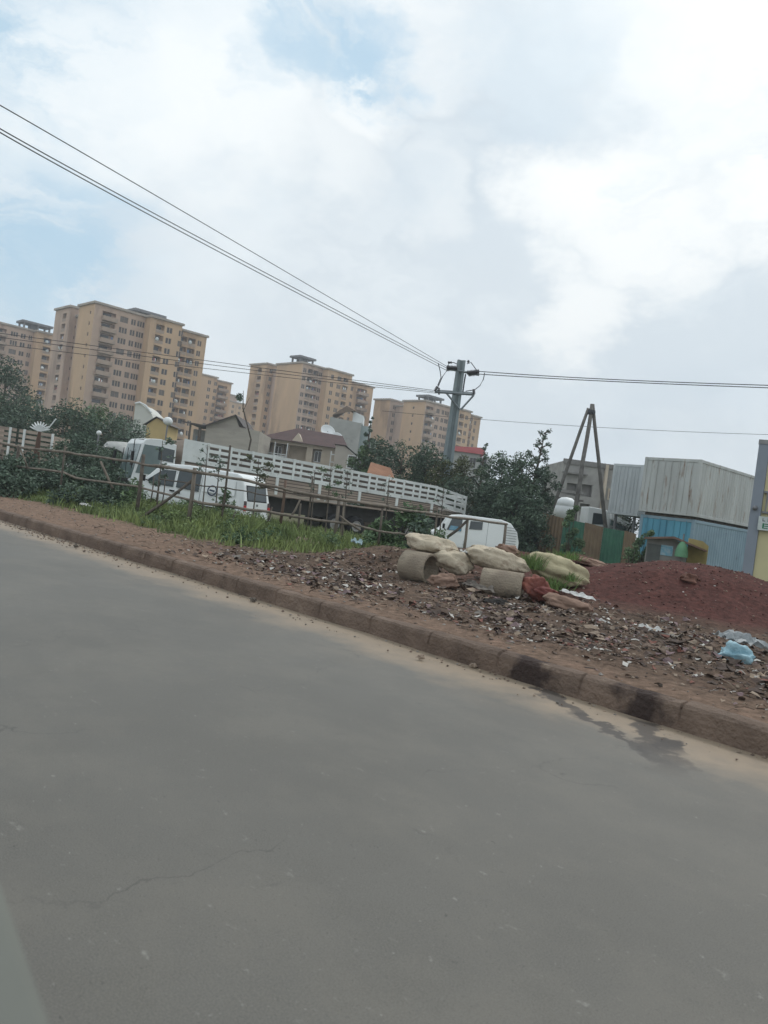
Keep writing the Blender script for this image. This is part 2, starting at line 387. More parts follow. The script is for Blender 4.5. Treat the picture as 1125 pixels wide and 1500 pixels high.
# ------------------------------------------------------------------ walls with openings
def wall_face(mb, O, du, nrm, Wd, Ht, ops, back=None):
    """O corner, du unit along, nrm outward; ops = (u0,u1,z0,z1,depth)"""
    O, du, nrm = Vector(O), Vector(du), Vector(nrm); uz = Vector((0,0,1))
    us = sorted(set([0, Wd]+[round(v,3) for o in ops for v in o[:2]])); zs = sorted(set([0, Ht]+[round(v,3) for o in ops for v in o[2:4]]))
    P = lambda u, z, d=0: O+du*u+uz*z-nrm*d
    # row-wise runs
    for j in range(len(zs)-1):
        zc = (zs[j]+zs[j+1])/2; run = None
        act = [o for o in ops if o[2] < zc < o[3]]
        for i in range(len(us)-1):
            uc = (us[i]+us[i+1])/2
            if any(o[0] < uc < o[1] for o in act):
                if run is not None: mb.add([P(run,zs[j]),P(us[i],zs[j]),P(us[i],zs[j+1]),P(run,zs[j+1])],[(0,1,2,3)]); run = None
            elif run is None: run = us[i]
        if run is not None: mb.add([P(run,zs[j]),P(Wd,zs[j]),P(Wd,zs[j+1]),P(run,zs[j+1])],[(0,1,2,3)])
    for (u0,u1,z0,z1,d) in ops:
        c = [P(u0,z0),P(u1,z0),P(u1,z1),P(u0,z1)]; e = [P(u0,z0,d),P(u1,z0,d),P(u1,z1,d),P(u0,z1,d)]
        mb.add(c+e, [(0,4,5,1),(1,5,6,2),(2,6,7,3),(3,7,4,0),(4,7,6,5)])
def frame_mat(du, nrm):
    du, nrm = Vector(du), Vector(nrm); m = Matrix((du, -nrm, Vector((0,0,1)))).transposed().to_4x4(); return m
WFR = mat('brown_window_frame',(.16,.11,.08))
SH = {}
def shared(kind, w, h):
    k = (kind, round(w,2), round(h,2))
    if k in SH: return SH[k]
    mb = MB()
    if kind == 'win':   # x along, y into wall, origin lower-left of the opening
        mb.bb(0,w,.16,.2,0,h); mb.cur = 1
        fr = .07; mb.bb(0,w,.10,.158,0,fr); mb.bb(0,w,.10,.158,h-fr,h); mb.bb(0,fr,.10,.158,fr,h-fr); mb.bb(w-fr,w,.10,.158,fr,h-fr)
        nn = 1 if w < .9 else (2 if w < 1.7 else 3)
        mw = .15 if nn > 1 else .06
        for q in range(1,nn): mb.bb(w*q/nn-mw,w*q/nn+mw,.01,.158,fr,h-fr)
        me = mb.mesh('window', [WIN, PARA])
    elif kind == 'winc':
        mb.bb(0,w,.16,.2,0,h); mb.cur = 1; mb.bb(w*.48,w*.52,.10,.158,0,h); me = mb.mesh('window', [CURT, PARA])
    elif kind == 'door':
        mb.bb(.1,w-.1,-.06,-.02,0,h); me = mb.mesh('balcony_door', [WIN])
    elif kind == 'bal':
        d = 1.3; mb.bb(0,w,-d,-.003,-.16,0); mb.bb(0,w,-d,-d+.12,.002,.95); mb.bb(0,.12,-d+.122,-.003,.002,.95); mb.bb(w-.12,w,-d+.122,-.003,.002,.95); me = mb.mesh('balcony', [PARA])
    elif kind == 'par':
        mb.bb(.003,w-.003,-.02,.1,0,.85); me = mb.mesh('parapet', [PARA])
    SH[k] = me; return me
DISH = None
def dish_mesh():
    global DISH
    if DISH is None:
        mb = MB(); mb.lathe([(.001,.0),(.25,.03),(.42,.10),(.5,.17),(.5,.19),(.42,.13),(.001,.03)], n=14, axis='y'); DISH = mb.mesh('satellite_dish', WHITE, True)
    return DISH
LAUN = [WHITE, mat('blue_cloth',(.15,.22,.38)), mat('red_cloth',(.38,.10,.09)), mat('dark_cloth',(.08,.08,.10))]
def tower(name_label, corner, blocks, floors, fh=2.8, detail=True, seed=1, roofs=(), group='yellow apartment towers on the skyline'):
    rnd = random.Random(seed)
    root = thing('apartment_tower', name_label, 'apartment block', corner, YAW, group)
    nwin = [0]; rest = MB(); laundry = MB()
    def put(me, nm, M, cap=True):
        o = bpy.data.objects.new(nm, me); C.objects.link(o); o.parent = root; o.matrix_local = M; return o
    for bl in blocks:
        x0,x1,y0,y1,h = bl['box']; mb = MB(); c = bl.get('mat', OCH)
        opsF = []; opsE = []
        def mk(cols, ops, O, du, nrm, width):
            nf = int((h-1.0)/fh)
            Mf = frame_mat(du, nrm)
            for (u, w, ty) in cols:
                for i in range(nf):
                    zb = h-1.0-(i+1)*fh
                    if zb < bl.get('zmin', 3): continue
                    if ty == 'win': z0, hh, dd, ww = zb+.85, 1.5, .25, w*1.08
                    elif ty == 'small': z0, hh, dd, ww = zb+1.2, .9, .22, w
                    elif ty == 'log': z0, hh, dd, ww = zb+.25, 2.2, 1.3, w
                    elif ty == 'bal': z0, hh, dd, ww = zb+.2, 2.25, 1.1, w*.94
                    uu = u-ww/2; ops.append((uu, uu+ww, z0, z0+hh, dd))
                    base = Matrix.Translation(Vector(O)+Vector(du)*uu+Vector((0,0,z0)))@Mf
                    if ty in ('win','small'):
                        kind = 'winc' if rnd.random() < .18 else 'win'
                        if nwin[0] < 96: put(shared(kind, ww, hh), 'window', base)
                        else:
                            me = shared(kind, ww, hh); rest.cur = 0
                            for pl in me.polygons:
                                o = len(rest.v); rest.v += [tuple(base@me.vertices[v].co) for v in pl.vertices]; rest.f.append(tuple(range(o, o+len(pl.vertices)))); rest.mi.append(pl.material_index+(2 if kind == 'winc' and pl.material_index == 0 else 0))
                        nwin[0] += 1
                    elif ty == 'log':
                        put(shared('par', ww, .9), 'parapet', base)
                        B2 = Matrix.Translation(Vector(O)+Vector(du)*(uu+.3)+Vector((0,0,z0))-Vector(nrm)*dd)@Mf
                        put(shared('door', ww*.75, 2.0), 'balcony_door', B2)
                        B = base
                    elif ty == 'bal':
                        B2 = Matrix.Translation(Vector(O)+Vector(du)*(u-w/2)+Vector((0,0,z0)))@Mf
                        put(shared('bal', w, .95), 'balcony', B2)
                        B3 = Matrix.Translation(Vector(O)+Vector(du)*(u-w*.34)+Vector((0,0,z0+.02))-Vector(nrm)*1.1)@Mf
                        put(shared('door', w*.62, 2.0), 'balcony_door', B3)
                        B = B2
                    if ty in ('bal','log'):
                        if rnd.random() < .16:
                            Md = B@Matrix.Translation((w*rnd.uniform(.2,.8), -1.6 if ty=='bal' else -.35, 1.0))@Matrix.Rotation(R(rnd.uniform(-20,30)),4,'X')
                            put(dish_mesh(), 'satellite_dish', Md)
                        if rnd.random() < .45:
                            for q in range(rnd.randint(1,3)):
                                a0 = w*rnd.uniform(.1,.75); zz = rnd.uniform(.35,.6); yy = (-1.2 if ty=='bal' else .25)
                                v = [B@Vector(k) for k in ((a0,yy,zz+.4),(a0+.45,yy,zz+.4),(a0+.42,yy+.05,zz+1.15),(a0+.03,yy+.05,zz+1.15))]
                                laundry = MB(); laundry.add(v+[k+Vector((.02,.02,0)) for k in v], [(0,1,2,3),(7,6,5,4),(0,4,5,1),(2,6,7,3)]); part(laundry, 'laundry', LAUN[rnd.randint(0,3)], root)
        mk(bl.get('F', []), opsF, (x0,y0,0), (1,0,0), (0,-1,0), x1-x0)
        mk(bl.get('E', []), opsE, (x0,y1,0), (0,-1,0), (-1,0,0), y1-y0)
        wall_face(mb, (x0,y0,0), (1,0,0), (0,-1,0), x1-x0, h, opsF)
        mb.cur = 1 if bl.get('matE') else 0
        wall_face(mb, (x0,y1,0), (0,-1,0), (-1,0,0), y1-y0, h, opsE); mb.cur = 0
        mb.add([(x1,y0,0),(x1,y1,0),(x1,y1,h),(x1,y0,h),(x0,y1,0),(x0,y1,h)], [(0,1,2,3),(1,4,5,2)])
        part(mb, 'wall', [c, bl.get('matE') or c], root)
        rb_ = MB(); o = .45; rb_.bb(x0-o,x1+o,y0-o,y1+o,h+.003,h+.55); part(rb_, 'roof', CORN, root)
    for (x0,x1,y0,y1,z,hh) in roofs:
        rb_ = MB(); rb_.bb(x0-.6,x1+.6,y0-.6,y1+.6,z+hh,z+hh+.7)
        for px in (x0, (x0+x1)/2, x1-.5):
            for py in (y0, y1-.5): rb_.bb(px,px+.5,py,py+.5,z+.56,z+hh-.003)
        rb_.bb((x0+x1)/2-1.6,(x0+x1)/2+.2,y0+1,y1-1,z+.56,z+hh-.003)
        part(rb_, 'roof_tank_frame', CONCD, root)
    if rest.f:
        o = part(rest, 'window', [WIN, PARA, CURT], root); o['kind'] = 'stuff'
    return root
def loc_on(corner, px, py, axis_, val):
    """local coordinate on a plane of a tower: axis_ 'y' -> plane y=val returns x"""
    if axis_ == 'y': p = on_plane(px, py, corner+T*val, T); return (p-corner).dot(N)
    p = on_plane(px, py, corner+N*val, N); return (p-corner).dot(T)

# tower A (largest)
cA = at(140,444,200); hA = cA.z; cA.z = 0
xP = loc_on(cA,213,470,'y',0); yP = -3.2
x2 = loc_on(cA,267,481,'y',yP); x3 = loc_on(cA,303,495,'y',-1.6)
yW = 15.0; xW = loc_on(cA,104,452,'y',yW); yW2 = loc_on(cA,82,455,'x',xW)
tower('tallest ochre apartment tower with stacked balconies, second from the left of the skyline', cA, [
    dict(box=(0,xP,0,10.1,hA), F=[(3.9,3.9,'bal'),(8.0,2.0,'win'),(10.6,1.2,'win'),(12.7,1.9,'win')], E=[(7.6,.8,'small')], mat=PINK, matE=OCH),
    dict(box=(xP,x2,yP,8,hA-.2), F=[(2.9,2.4,'log'),(5.6,1.5,'win'),(9.0,1.2,'win')], E=[(.9,.8,'small')]),
    dict(box=(x2,x3,-1.6,8,hA-1.2), F=[(1.5,2.6,'log'),(4.2,2.3,'log'),(6.6,1.1,'win')], mat=OCH),
    dict(box=(xW,4.5,yW,yW2,hA+.3), F=[(2.2,1.2,'small')], E=[(6.8,2.6,'log')], mat=PINK, matE=PINK),
    dict(box=(1.5,9,10.1,yW,hA-2.0), mat=PINK),
  ], 15, seed=3, roofs=[(12.5,20.5,3.5,8.5,hA-.2,1.9)])
# tower B (middle)
cB = at(444,532,270); hB = cB.z; cB.z = 0
xP = loc_on(cB,473,545,'y',0); x2 = loc_on(cB,516,553,'y',-3); x3 = loc_on(cB,547,569,'y',-1)
yW = 20.0; xW = loc_on(cB,392,534,'y',yW); yW2 = loc_on(cB,367,536,'x',xW)
tower('ochre apartment tower with open roof frame in the middle, behind the red roofed villa', cB, [
    dict(box=(0,xP,0,15.2,hB), F=[(1.2,1.2,'win'),(3.6,2.2,'log'),(6.1,2.4,'log'),(8.2,1.2,'win')], mat=PINK, matE=OCH),
    dict(box=(xP,x2,-3,10,hB-.3), F=[(2.2,1.2,'win'),(5.4,1.6,'win'),(8.4,2.3,'log')], mat=OCH),
    dict(box=(x2,x3,-1,10,hB-2.2), F=[(2.0,1.6,'win'),(7.2,5.0,'bal')], mat=OCH),
    dict(box=(xW,5,yW,yW2,hB+.3), F=[(1.9,1.2,'win'),(4.0,.9,'small')], E=[(6.5,2.6,'log')], mat=OCH),
    dict(box=(2,9,15.2,yW,hB-1.5), mat=PINK),
  ], 15, seed=5, roofs=[(1.5,7.5,4,9,hB,2.6)])
# tower C (right)
cC = at(624,588,270); hC = cC.z; cC.z = 0
xP = loc_on(cC,663,596,'y',0); x2 = loc_on(cC,690,605,'y',-3); x3 = loc_on(cC,704,616,'y',-1.6)
yW = 16.0; xW = loc_on(cC,572,586,'y',yW); yW2 = loc_on(cC,549,587,'x',xW)
tower('salmon and ochre apartment tower behind the concrete utility pole, rightmost tower of the skyline', cC, [
    dict(box=(0,xP,0,10.8,hC), F=[(2.4,3.8,'bal'),(6.6,1.5,'win'),(9.2,1.2,'win'),(11.3,1.9,'win')], E=[(5.2,.8,'small')], mat=PINK, matE=OCH),
    dict(box=(xP,x2,-3,9,hC-.2), F=[(2.2,2.4,'log'),(4.9,1.3,'win'),(7.6,1.2,'win')], mat=OCH),
    dict(box=(x2,x3,-1.6,9,hC-1.0), F=[(1.6,2.4,'log'),(4.6,1.1,'win')], mat=OCH),
    dict(box=(xW,5,yW,yW2,hC+.3), F=[(2.5,1.2,'win'),(4.6,1.2,'win')], mat=PINK, matE=OCH),
    dict(box=(1.5,9,10.8,yW,hC-1.5), mat=PINK),
  ], 13, seed=8, roofs=[(4,11,3,8,hC,2.4)])
# tower L (far left)
cL = at(50,486,253); hL = cL.z; cL.z = 0; cL = cL-N*13.8
tower('ochre apartment tower cut by the left edge, open concrete frame on its roof', cL, [
    dict(box=(0,13.8,0,10,hL), F=[(3.6,4.2,'bal'),(8.0,2.0,'win'),(10.7,1.4,'win'),(12.9,1.0,'win')], mat=PINK, matE=OCH),
    dict(box=(13.8,24,-3.2,8,hL-.2), F=[(3.4,2.4,'log'),(6.6,1.5,'win'),(9.0,1.2,'win')], E=[(.9,.8,'small')]),
    dict(box=(24,31,-1.6,8,hL-1.2), F=[(1.5,2.6,'log'),(4.2,2.3,'log')]),
  ], 15, seed=11, roofs=[(11.0,19.5,2,7,hL,2.6)])
# towers D, E far behind
cD = at(299,549,305); hD = cD.z; cD.z = 0
xe = loc_on(cD,341,563,'y',0)
tower('low looking ochre apartment tower half hidden behind the right end of the tallest tower', cD, [
    dict(box=(-4,xe*.45,0,12,hD-.2), F=[(6.8,1.2,'win'),(9.6,1.2,'win')], mat=OCH),
    dict(box=(xe*.45,xe,.8,12,hD-1), F=[(xe*.25,xe*.34,'bal')], mat=OCH)], 15, seed=13)
cE = at(336,579,400); hE = cE.z; cE.z = 0
xe = loc_on(cE,372,592,'y',0)
tower('most distant ochre apartment tower, just left of the open-roofed middle tower', cE, [
    dict(box=(0,xe,0,12,hE-3), F=[(3,1.2,'win'),(7,1.2,'win'),(11,2,'log')], mat=OCH),
    dict(box=(0,xe*.4,2,12,hE+.5), mat=PINK)], 12, seed=14)

# ------------------------------------------------------------------ houses
def prect(name, mats, parent, x0,x1,y0,y1,z0,z1, bevel=0, label=None):
    mb = MB(); mb.bb(x0,x1,y0,y1,z0,z1); return part(mb, name, mats, parent, bevel=bevel, label=label)
def house_win(parent, u, z, w, h, y, frame=WHITE, glass=WIN):
    mb = MB(); f = .09
    mb.bb(u,u+w,y-.05,y+.03,z,z+f); mb.bb(u,u+w,y-.05,y+.03,z+h-f,z+h); mb.bb(u,u+f,y-.05,y+.03,z+f,z+h-f); mb.bb(u+w-f,u+w,y-.05,y+.03,z+f,z+h-f); mb.bb(u+w/2-.04,u+w/2+.04,y-.05,y+.03,z+f,z+h-f)
    o = part(mb, 'window', frame, parent); g = MB(); g.bb(u+f,u+w-f,y-.015,y+.01,z+f,z+h-f); part(g, 'pane', glass, o); return o
BLOCKW = mat('bare_blockwork', (.42,.385,.335), (.34,.31,.27), 1.0, .95, stain=(.27,.24,.21), sscale=.5, sth=.52, stretch=(.5,.5,2))
TINR = mat('dark_tin_roof', (.10,.085,.08), (.06,.052,.05), 1.5, .7)
MAROON = mat('maroon_roof_tiles', (.085,.045,.042), (.06,.034,.032), 1.2, .8, island=0)
PINKR = mat('pink_red_roof', (.55,.14,.14), (.45,.11,.12), 1, .7)
CREAM = mat('cream_render', (.55,.47,.38), (.47,.40,.32), .8, .9, stain=(.36,.31,.25), sscale=.5, sth=.58)
GREYW = mat('grey_render', (.40,.40,.38), (.33,.33,.31), .6, .9, stain=(.26,.26,.25), sscale=.5, sth=.55)
YEL = mat('yellow_render', (.56,.42,.20), (.48,.36,.18), .8, .9)
BLUEW = mat('pale_blue_door', (.26,.34,.40), (.18,.25,.30), 1.4, .6)
# gabled blockwork house, gable wall facing the camera
p0 = at(302,640,95); s = F/95
def gx(px, py): q = on_plane(px, py, p0, Vector((0,-1,0))); return q.x-p0.x, q.z
r = thing('gabled_house', 'bare blockwork house with dark tin gable roof and pale blue door, left of bare sapling', 'house', (p0.x,p0.y,0))
xa, za = gx(302,624); xb, zb = gx(345,609); xc, zc = gx(381,632)
mb = MB(); mb.prism([(xa,0),(xc,0),(xc,zc),(xb+.6,zc+.2),(xb,zb),(xa,za)], 0, 9); part(mb, 'wall', BLOCKW, r)
xd, zd = gx(268,618); xe, ze = gx(278,620)
mb = MB(); mb.add([(xa-.1,-.5,za+.05),(xb+.1,-.5,zb+.12),(xb+.1,9,zb+.12),(xa-.1,9,za+.05),(xd,-.3,zd+.1),(xd,9,zd+.1),(xa-.1,-.5,za-.12),(xb+.1,-.5,zb-.03),(xd,-.3,zd-.08)], [(0,1,2,3),(4,0,3,5),(0,6,7,1),(4,8,6,0)]); 
mb.add([(xb+.1,-.5,zb+.12),(xb+1.2,-.5,zc+.3),(xb+1.2,9,zc+.3),(xb+.1,9,zb+.12)],[(0,1,2,3)])
part(mb, 'roof', TINR, r)
prect('recess_wall', GREYW, r, xe,xa-.003,2.2,8,0,za-.4); prect('door', BLUEW, r, xe+.4,xa-1.2,2.1,2.19,0,za-1.2); prect('post', WOODD, r, xe,xe+.2,0,.2,0,zd-.1); prect('post', WOODD, r, xa-.9,xa-.55,.1,.3,0,za-.3)
# white gable + yellow gable at left, behind trees
p0 = at(215,600,90)
r = thing('gabled_house', 'small white walled house with curled white gable showing over the dark trees at left', 'house', (p0.x,p0.y,0))
xa,za = gx(196,612); xb,zb = gx(205,591); xc,zc = gx(222,606); xz,zz = gx(225,614)
mb = MB(); mb.prism([(xa,0),(xz,0),(xz,zz),(xc,zc),(xb+.6,zb-.3),(xb,zb),(xb-.5,zb-.2),(xa,za)], 0, 5); part(mb, 'wall', mat('white_wall',(.62,.62,.58),(.55,.55,.51),.8,.8), r)
mb = MB(); mb.tube([(xb-.5,-.15,zb-.1),(xb,-.15,zb+.1),(xb+.7,-.15,zb-.15),(xc,-.15,zc+.1)], .13, 6); part(mb, 'roof', WHITE, r)
xl,zl = gx(172,612); prect('rear_wall', GREYW, r, xl,xa-.01,1,5,0,zl-.2); prect('rear_roof', TINR, r, xl-.3,xa-.01,.6,5.2,zl-.19,zl)
p0 = at(230,620,80)
r = thing('gabled_house', 'small yellow gable wall just left of the round white ball lamp', 'house', (p0.x,p0.y,0))
xa,za = gx(215,622); xb,zb = gx(230,612); xc,zc = gx(246,622)
mb = MB(); mb.prism([(xa,0),(xc,0),(xc,zc),(xb,zb),(xa,za)], 0, 4); part(mb, 'wall', YEL, r)
mb = MB(); mb.add([(xa-.3,-.3,za-.05),(xb,-.3,zb+.12),(xc+.4,-.3,zc-.1),(xa-.3,4,za-.05),(xb,4,zb+.12),(xc+.4,4,zc-.1)], [(0,1,4,3),(1,2,5,4)]); part(mb, 'roof', TINR, r)
# villa with maroon hip roof
p0 = at(390,640,105)
r = thing('villa', 'two storey villa with maroon hipped roof, little triangular dormer and pergola', 'house', (p0.x,p0.y,0))
def bx(nm, m_, ax, ay, bx_, by_, y0, y1, par=r, ground=False):
    a_ = gx(ax, ay); b_ = gx(bx_, by_); x0, x1 = min(a_[0],b_[0]), max(a_[0],b_[0]); z0, z1 = min(a_[1],b_[1]), max(a_[1],b_[1])
    if ground: z0 = 0
    return prect(nm, m_, par, x0, x1, y0, y1, z0, z1)
_, ze = gx(392,640); xl = gx(390,640)[0]; xr = gx(503,650)[0]; ze = gx(440,648)[1]
mb = MB(); wf = xr-xl
ops = [(1.0,2.4,ze-2.4,ze-.6,1.2),(3.2,5.6,ze-2.9,ze-.5,1.8),(6.4,7.6,ze-2.4,ze-.6,1.2),(xr-xl-4.6-6.0,xr-xl-4.6-2.6,ze-6.0,ze-.5,2.2)]
wall_face(mb, (xl,0,0), (1,0,0), (0,-1,0), wf, ze, ops); mb.bb(xl,xr,2.4,10,0,ze); mb.add([(xl,0,0),(xl,2.4,0),(xl,2.4,ze),(xl,0,ze),(xr,0,0),(xr,2.4,0),(xr,2.4,ze),(xr,0,ze)],[(0,1,2,3),(4,5,6,7)])
part(mb, 'wall', CREAM, r)
ym = 5; z1 = gx(437,629)[1]; xm0 = gx(430,629)[0]; xm1 = gx(455,633)[0]; o = .8
mb = MB(); mb.add([(xl-o,-o,ze),(xr+o,-o,ze-.2),(xr+o,10,ze-.2),(xl-o,10,ze),(xm0,ym,z1+.6),(xm1+4,ym,z1+.3)], [(0,1,5,4),(1,2,5),(2,3,4,5),(3,0,4),(0,3,2,1)]); part(mb, 'roof', MAROON, r)
xdm, zdm = gx(437,640); mb = MB(); mb.prism([(xdm-.8,zdm-.7),(xdm+.8,zdm-.7),(xdm,zdm+.5)], -.4, 2.5); part(mb, 'dormer', CREAM, r)
for u in (1.2, 6.6): house_win(r, xl+u, ze-2.3, 1.0, 1.5, .9)
mb = MB(); q = xr-4.6
for k in range(5): mb.bb(q-6.0+.25*0,q-2.6,-.9,-.82,ze-3.0+k*.25,ze-2.9+k*.25)
for k in range(3): mb.bb(q-6.0+k*1.65,q-5.88+k*1.65,-.98,-.9,ze-5.5,ze-.4)
part(mb, 'balcony_railing', WHITE, r)
x1_ = gx(493,665)[0]; 
mb = MB()
for k in range(3): mb.bb(x1_-.7+k*1.0, x1_-.55+k*1.0, -1.5,-1.35, 0, ze-.7)
for k in range(5): mb.bb(x1_-.7, x1_+1.45, -1.6,-1.5, ze-1.2-k*1.0, ze-1.05-k*1.0)
part(mb, 'pergola', WHITE, r)
# satellite dishes on/behind villa roof
def sat(px, py, Y, rad, label, cat='satellite dish', base=None):
    p = at(px, py, Y); r = thing('satellite_dish', label, cat, (p.x,p.y,0), 0)
    mb = MB(); mb.lathe([(.001,.25),(rad*.6,.16),(rad*.9,.03),(rad,-.12),(rad,-.15),(rad*.85,0),(rad*.5,.1),(.001,.18)], (0,0,p.z), 18, 'y', Matrix.Rotation(R(-35),3,'X')@Matrix.Rotation(R(20),3,'Z')); part(mb, 'reflector', WHITE, r, True)
    mb = MB(); mb.tube([(0,.3,0),(0,.3,p.z-.1),(0,.1,p.z)], .06, 6); part(mb, 'mast', METAL, r)
    return r
sat(480,632,118,1.15,'large white satellite dish above the right slope of the maroon villa roof')
sat(494,641,114,.85,'smaller white satellite dish low at the right corner of the maroon villa roof')
# grey flat building right of villa
p0 = at(490,640,122)
r = thing('flat_roofed_house', 'pale grey flat roofed house with a small white penthouse, right behind the maroon villa', 'house', (p0.x,p0.y,0))
xa,za = gx(484,610); xb,zb = gx(529,622); xc,zc = gx(541,628)
mb = MB(); mb.prism([(xa,0),(xb,0),(xb,zb+.2),(xa,zb+.6)], 0, 10); part(mb, 'wall', GREYW, r)
prect('side_wall', mat('pale_teal_wall',(.36,.42,.42),(.30,.36,.36),.6,.8), r, xb+.005,xc,1.5,10,0,zb)
xp,zp = gx(516,613); mb = MB(); mb.prism([(xp,zb+.4),(xb+.2,zb+.25),(xb+.2,zb+1.5),(xp,zb+2.0)], 1, 6); part(mb, 'penthouse', WHITE, r)
mb = MB(); xq,zq = gx(492,607); xw,zw = gx(507,603); mb.add([(xq-.5,-.2,zb+.9),(xw,-.2,zb+2.6),(xp+.3,-.2,zb+2.0),(xq-.5,6,zb+.9),(xw,6,zb+2.6),(xp+.3,6,zb+2.0)],[(0,1,4,3),(1,2,5,4),(0,2,1)]); part(mb, 'roof', mat('brown_roof',(.24,.18,.14)), r)
house_win(r, xb+1.0, zb-3.8, 1.6, 1.8, 1.45)
p0 = at(510,680,100)
r = thing('lean_to_house', 'beige annex with a white barred window at the right end of the villa', 'house', (p0.x,p0.y,0))
xa,za = gx(492,652); xb,zb = gx(520,668); mb = MB(); mb.prism([(xa,0),(xb,0),(xb,zb),(xa+1.2,za),(xa,za)], 0, 6); part(mb, 'wall', mat('beige_wall',(.42,.38,.34),(.36,.32,.28),.6,.9), r)
mb = MB(); mb.add([(xa-.2,-.3,za+.12),(xa+1.3,-.3,za+.12),(xb+.3,-.3,zb+.1),(xa-.2,6,za+.12),(xa+1.3,6,za+.12),(xb+.3,6,zb+.1)],[(0,1,4,3),(1,2,5,4)]); part(mb, 'roof', mat('grey_roof',(.2,.19,.18)), r)
xw, zw = gx(510,665); house_win(r, xw, zw-1.8, 2.4, 1.7, -.01)
# pink-roofed building right of pole
p0 = at(690,670,140)
r = thing('pink_roofed_building', 'grey building with a flat pink red roof edge, low right of the concrete utility pole', 'building', (p0.x,p0.y,0))
xa,za = gx(660,664); xb,zb = gx(704,664); xc,zc = gx(723,670)
mb = MB(); zt = gx(690,664)[1]; mb.bb(xa,xb,0,8,0,zt); part(mb, 'wall', GREYW, r); prect('side_wall', mat('pale_end_wall',(.5,.5,.5)), r, xb+.005,xc,1.5,8,0,zt-.3)
mb = MB(); mb.prism([(xa-.5,zt+.01),(xb+.9,zt+.01),(xb+.4,zt+1.2),(xa,zt+.8)], -.6, 8.4); part(mb, 'roof', PINKR, r)
for k in range(3): house_win(r, xa+1.6+k*1.9, zt-2.6, 1.2, 1.9, -.02, GREYW)
# unfinished concrete building
p0 = at(860,710,72)
r = thing('unfinished_building', 'unfinished bare concrete building with dark empty window holes behind the leaning pole tripod', 'building', (p0.x,p0.y,0))
xa,za = gx(826,680); xb,zb = gx(905,676); xc,zc = gx(926,678); zt = gx(860,679)[1]
mb = MB(); w_ = xb-xa
ops = []
for (px, py, ww, hh) in ((831,707,.95,1.1),(853,709,.95,1.1),(830,734,.9,1.0),(850,737,.9,1.1)):
    gxx, gz = gx(px, py); ops.append((gxx-xa, gxx-xa+ww, gz-hh, gz, .7))
wall_face(mb, (xa,0,0), (1,0,0), (0,-1,0), w_, zt, ops); mb.bb(xa,xb,.9,8,0,zt-.003)
mb.add([(xa,0,0),(xa,.9,0),(xa,.9,zt),(xa,0,zt),(xb,0,0),(xb,.9,0),(xb,.9,zt),(xb,0,zt)],[(0,1,2,3),(4,5,6,7),(3,2,6,7)])
part(mb, 'wall', CONC, r)
mb = MB(); mb.bb(xa-.1,xb+.1,-.12,-.003,zt-.25,zt+.2); mb.bb(xa-.1,xa+w_*.45,-.5,-.003,zt-1.15,zt-1.0); mb.bb(xa,xa+w_*.45,-.1,-.003,zt-2.9,zt-2.65); part(mb, 'beam', mat('dark_concrete',(.24,.23,.22)), r)
mb = MB(); xs_ = gx(889,690)[0]
mb.bb(xs_-.2,xs_+.05,-.35,-.003,0,zt+.1); mb.bb(xb,xc,-.4,8,0,zt+.25); part(mb, 'pillar', CREAM, r)
mb = MB(); xo, zo = gx(893,718); mb.bb(xo,xo+.9,-.12,-.02,zo-.75,zo); part(mb, 'window', WIN, r)
prect('window_surround', CREAM, r, xo-.15,xo+1.05,-.1,-.003,zo-.9,zo+.15)
mb = MB()
for k in range(7): mb.tube([(xa+.6+k*w_/7.5,.5,zt),(xa+.62+k*w_/7.5,.5,zt+random.uniform(.2,.55))], .02, 4)
part(mb, 'rebar', WOODD, r)
# low white-grey wall/sheds between
p0 = at(800,740,62)
r = thing('low_block_shed', 'low pale shed with white door behind the corrugated fence, left foot of the tripod', 'shed', (p0.x,p0.y,0))
xa,za = gx(812,722); xb,zb = gx(850,730); mb = MB(); mb.bb(xa,xb,0,4,0,gx(830,732)[1]); part(mb, 'wall', mat('pale_shed_wall',(.5,.49,.46)), r); prect('roof', TINR, r, xa-.2,xb+.2,-.3,4.2,gx(830,732)[1]+.003,gx(830,732)[1]+.12)

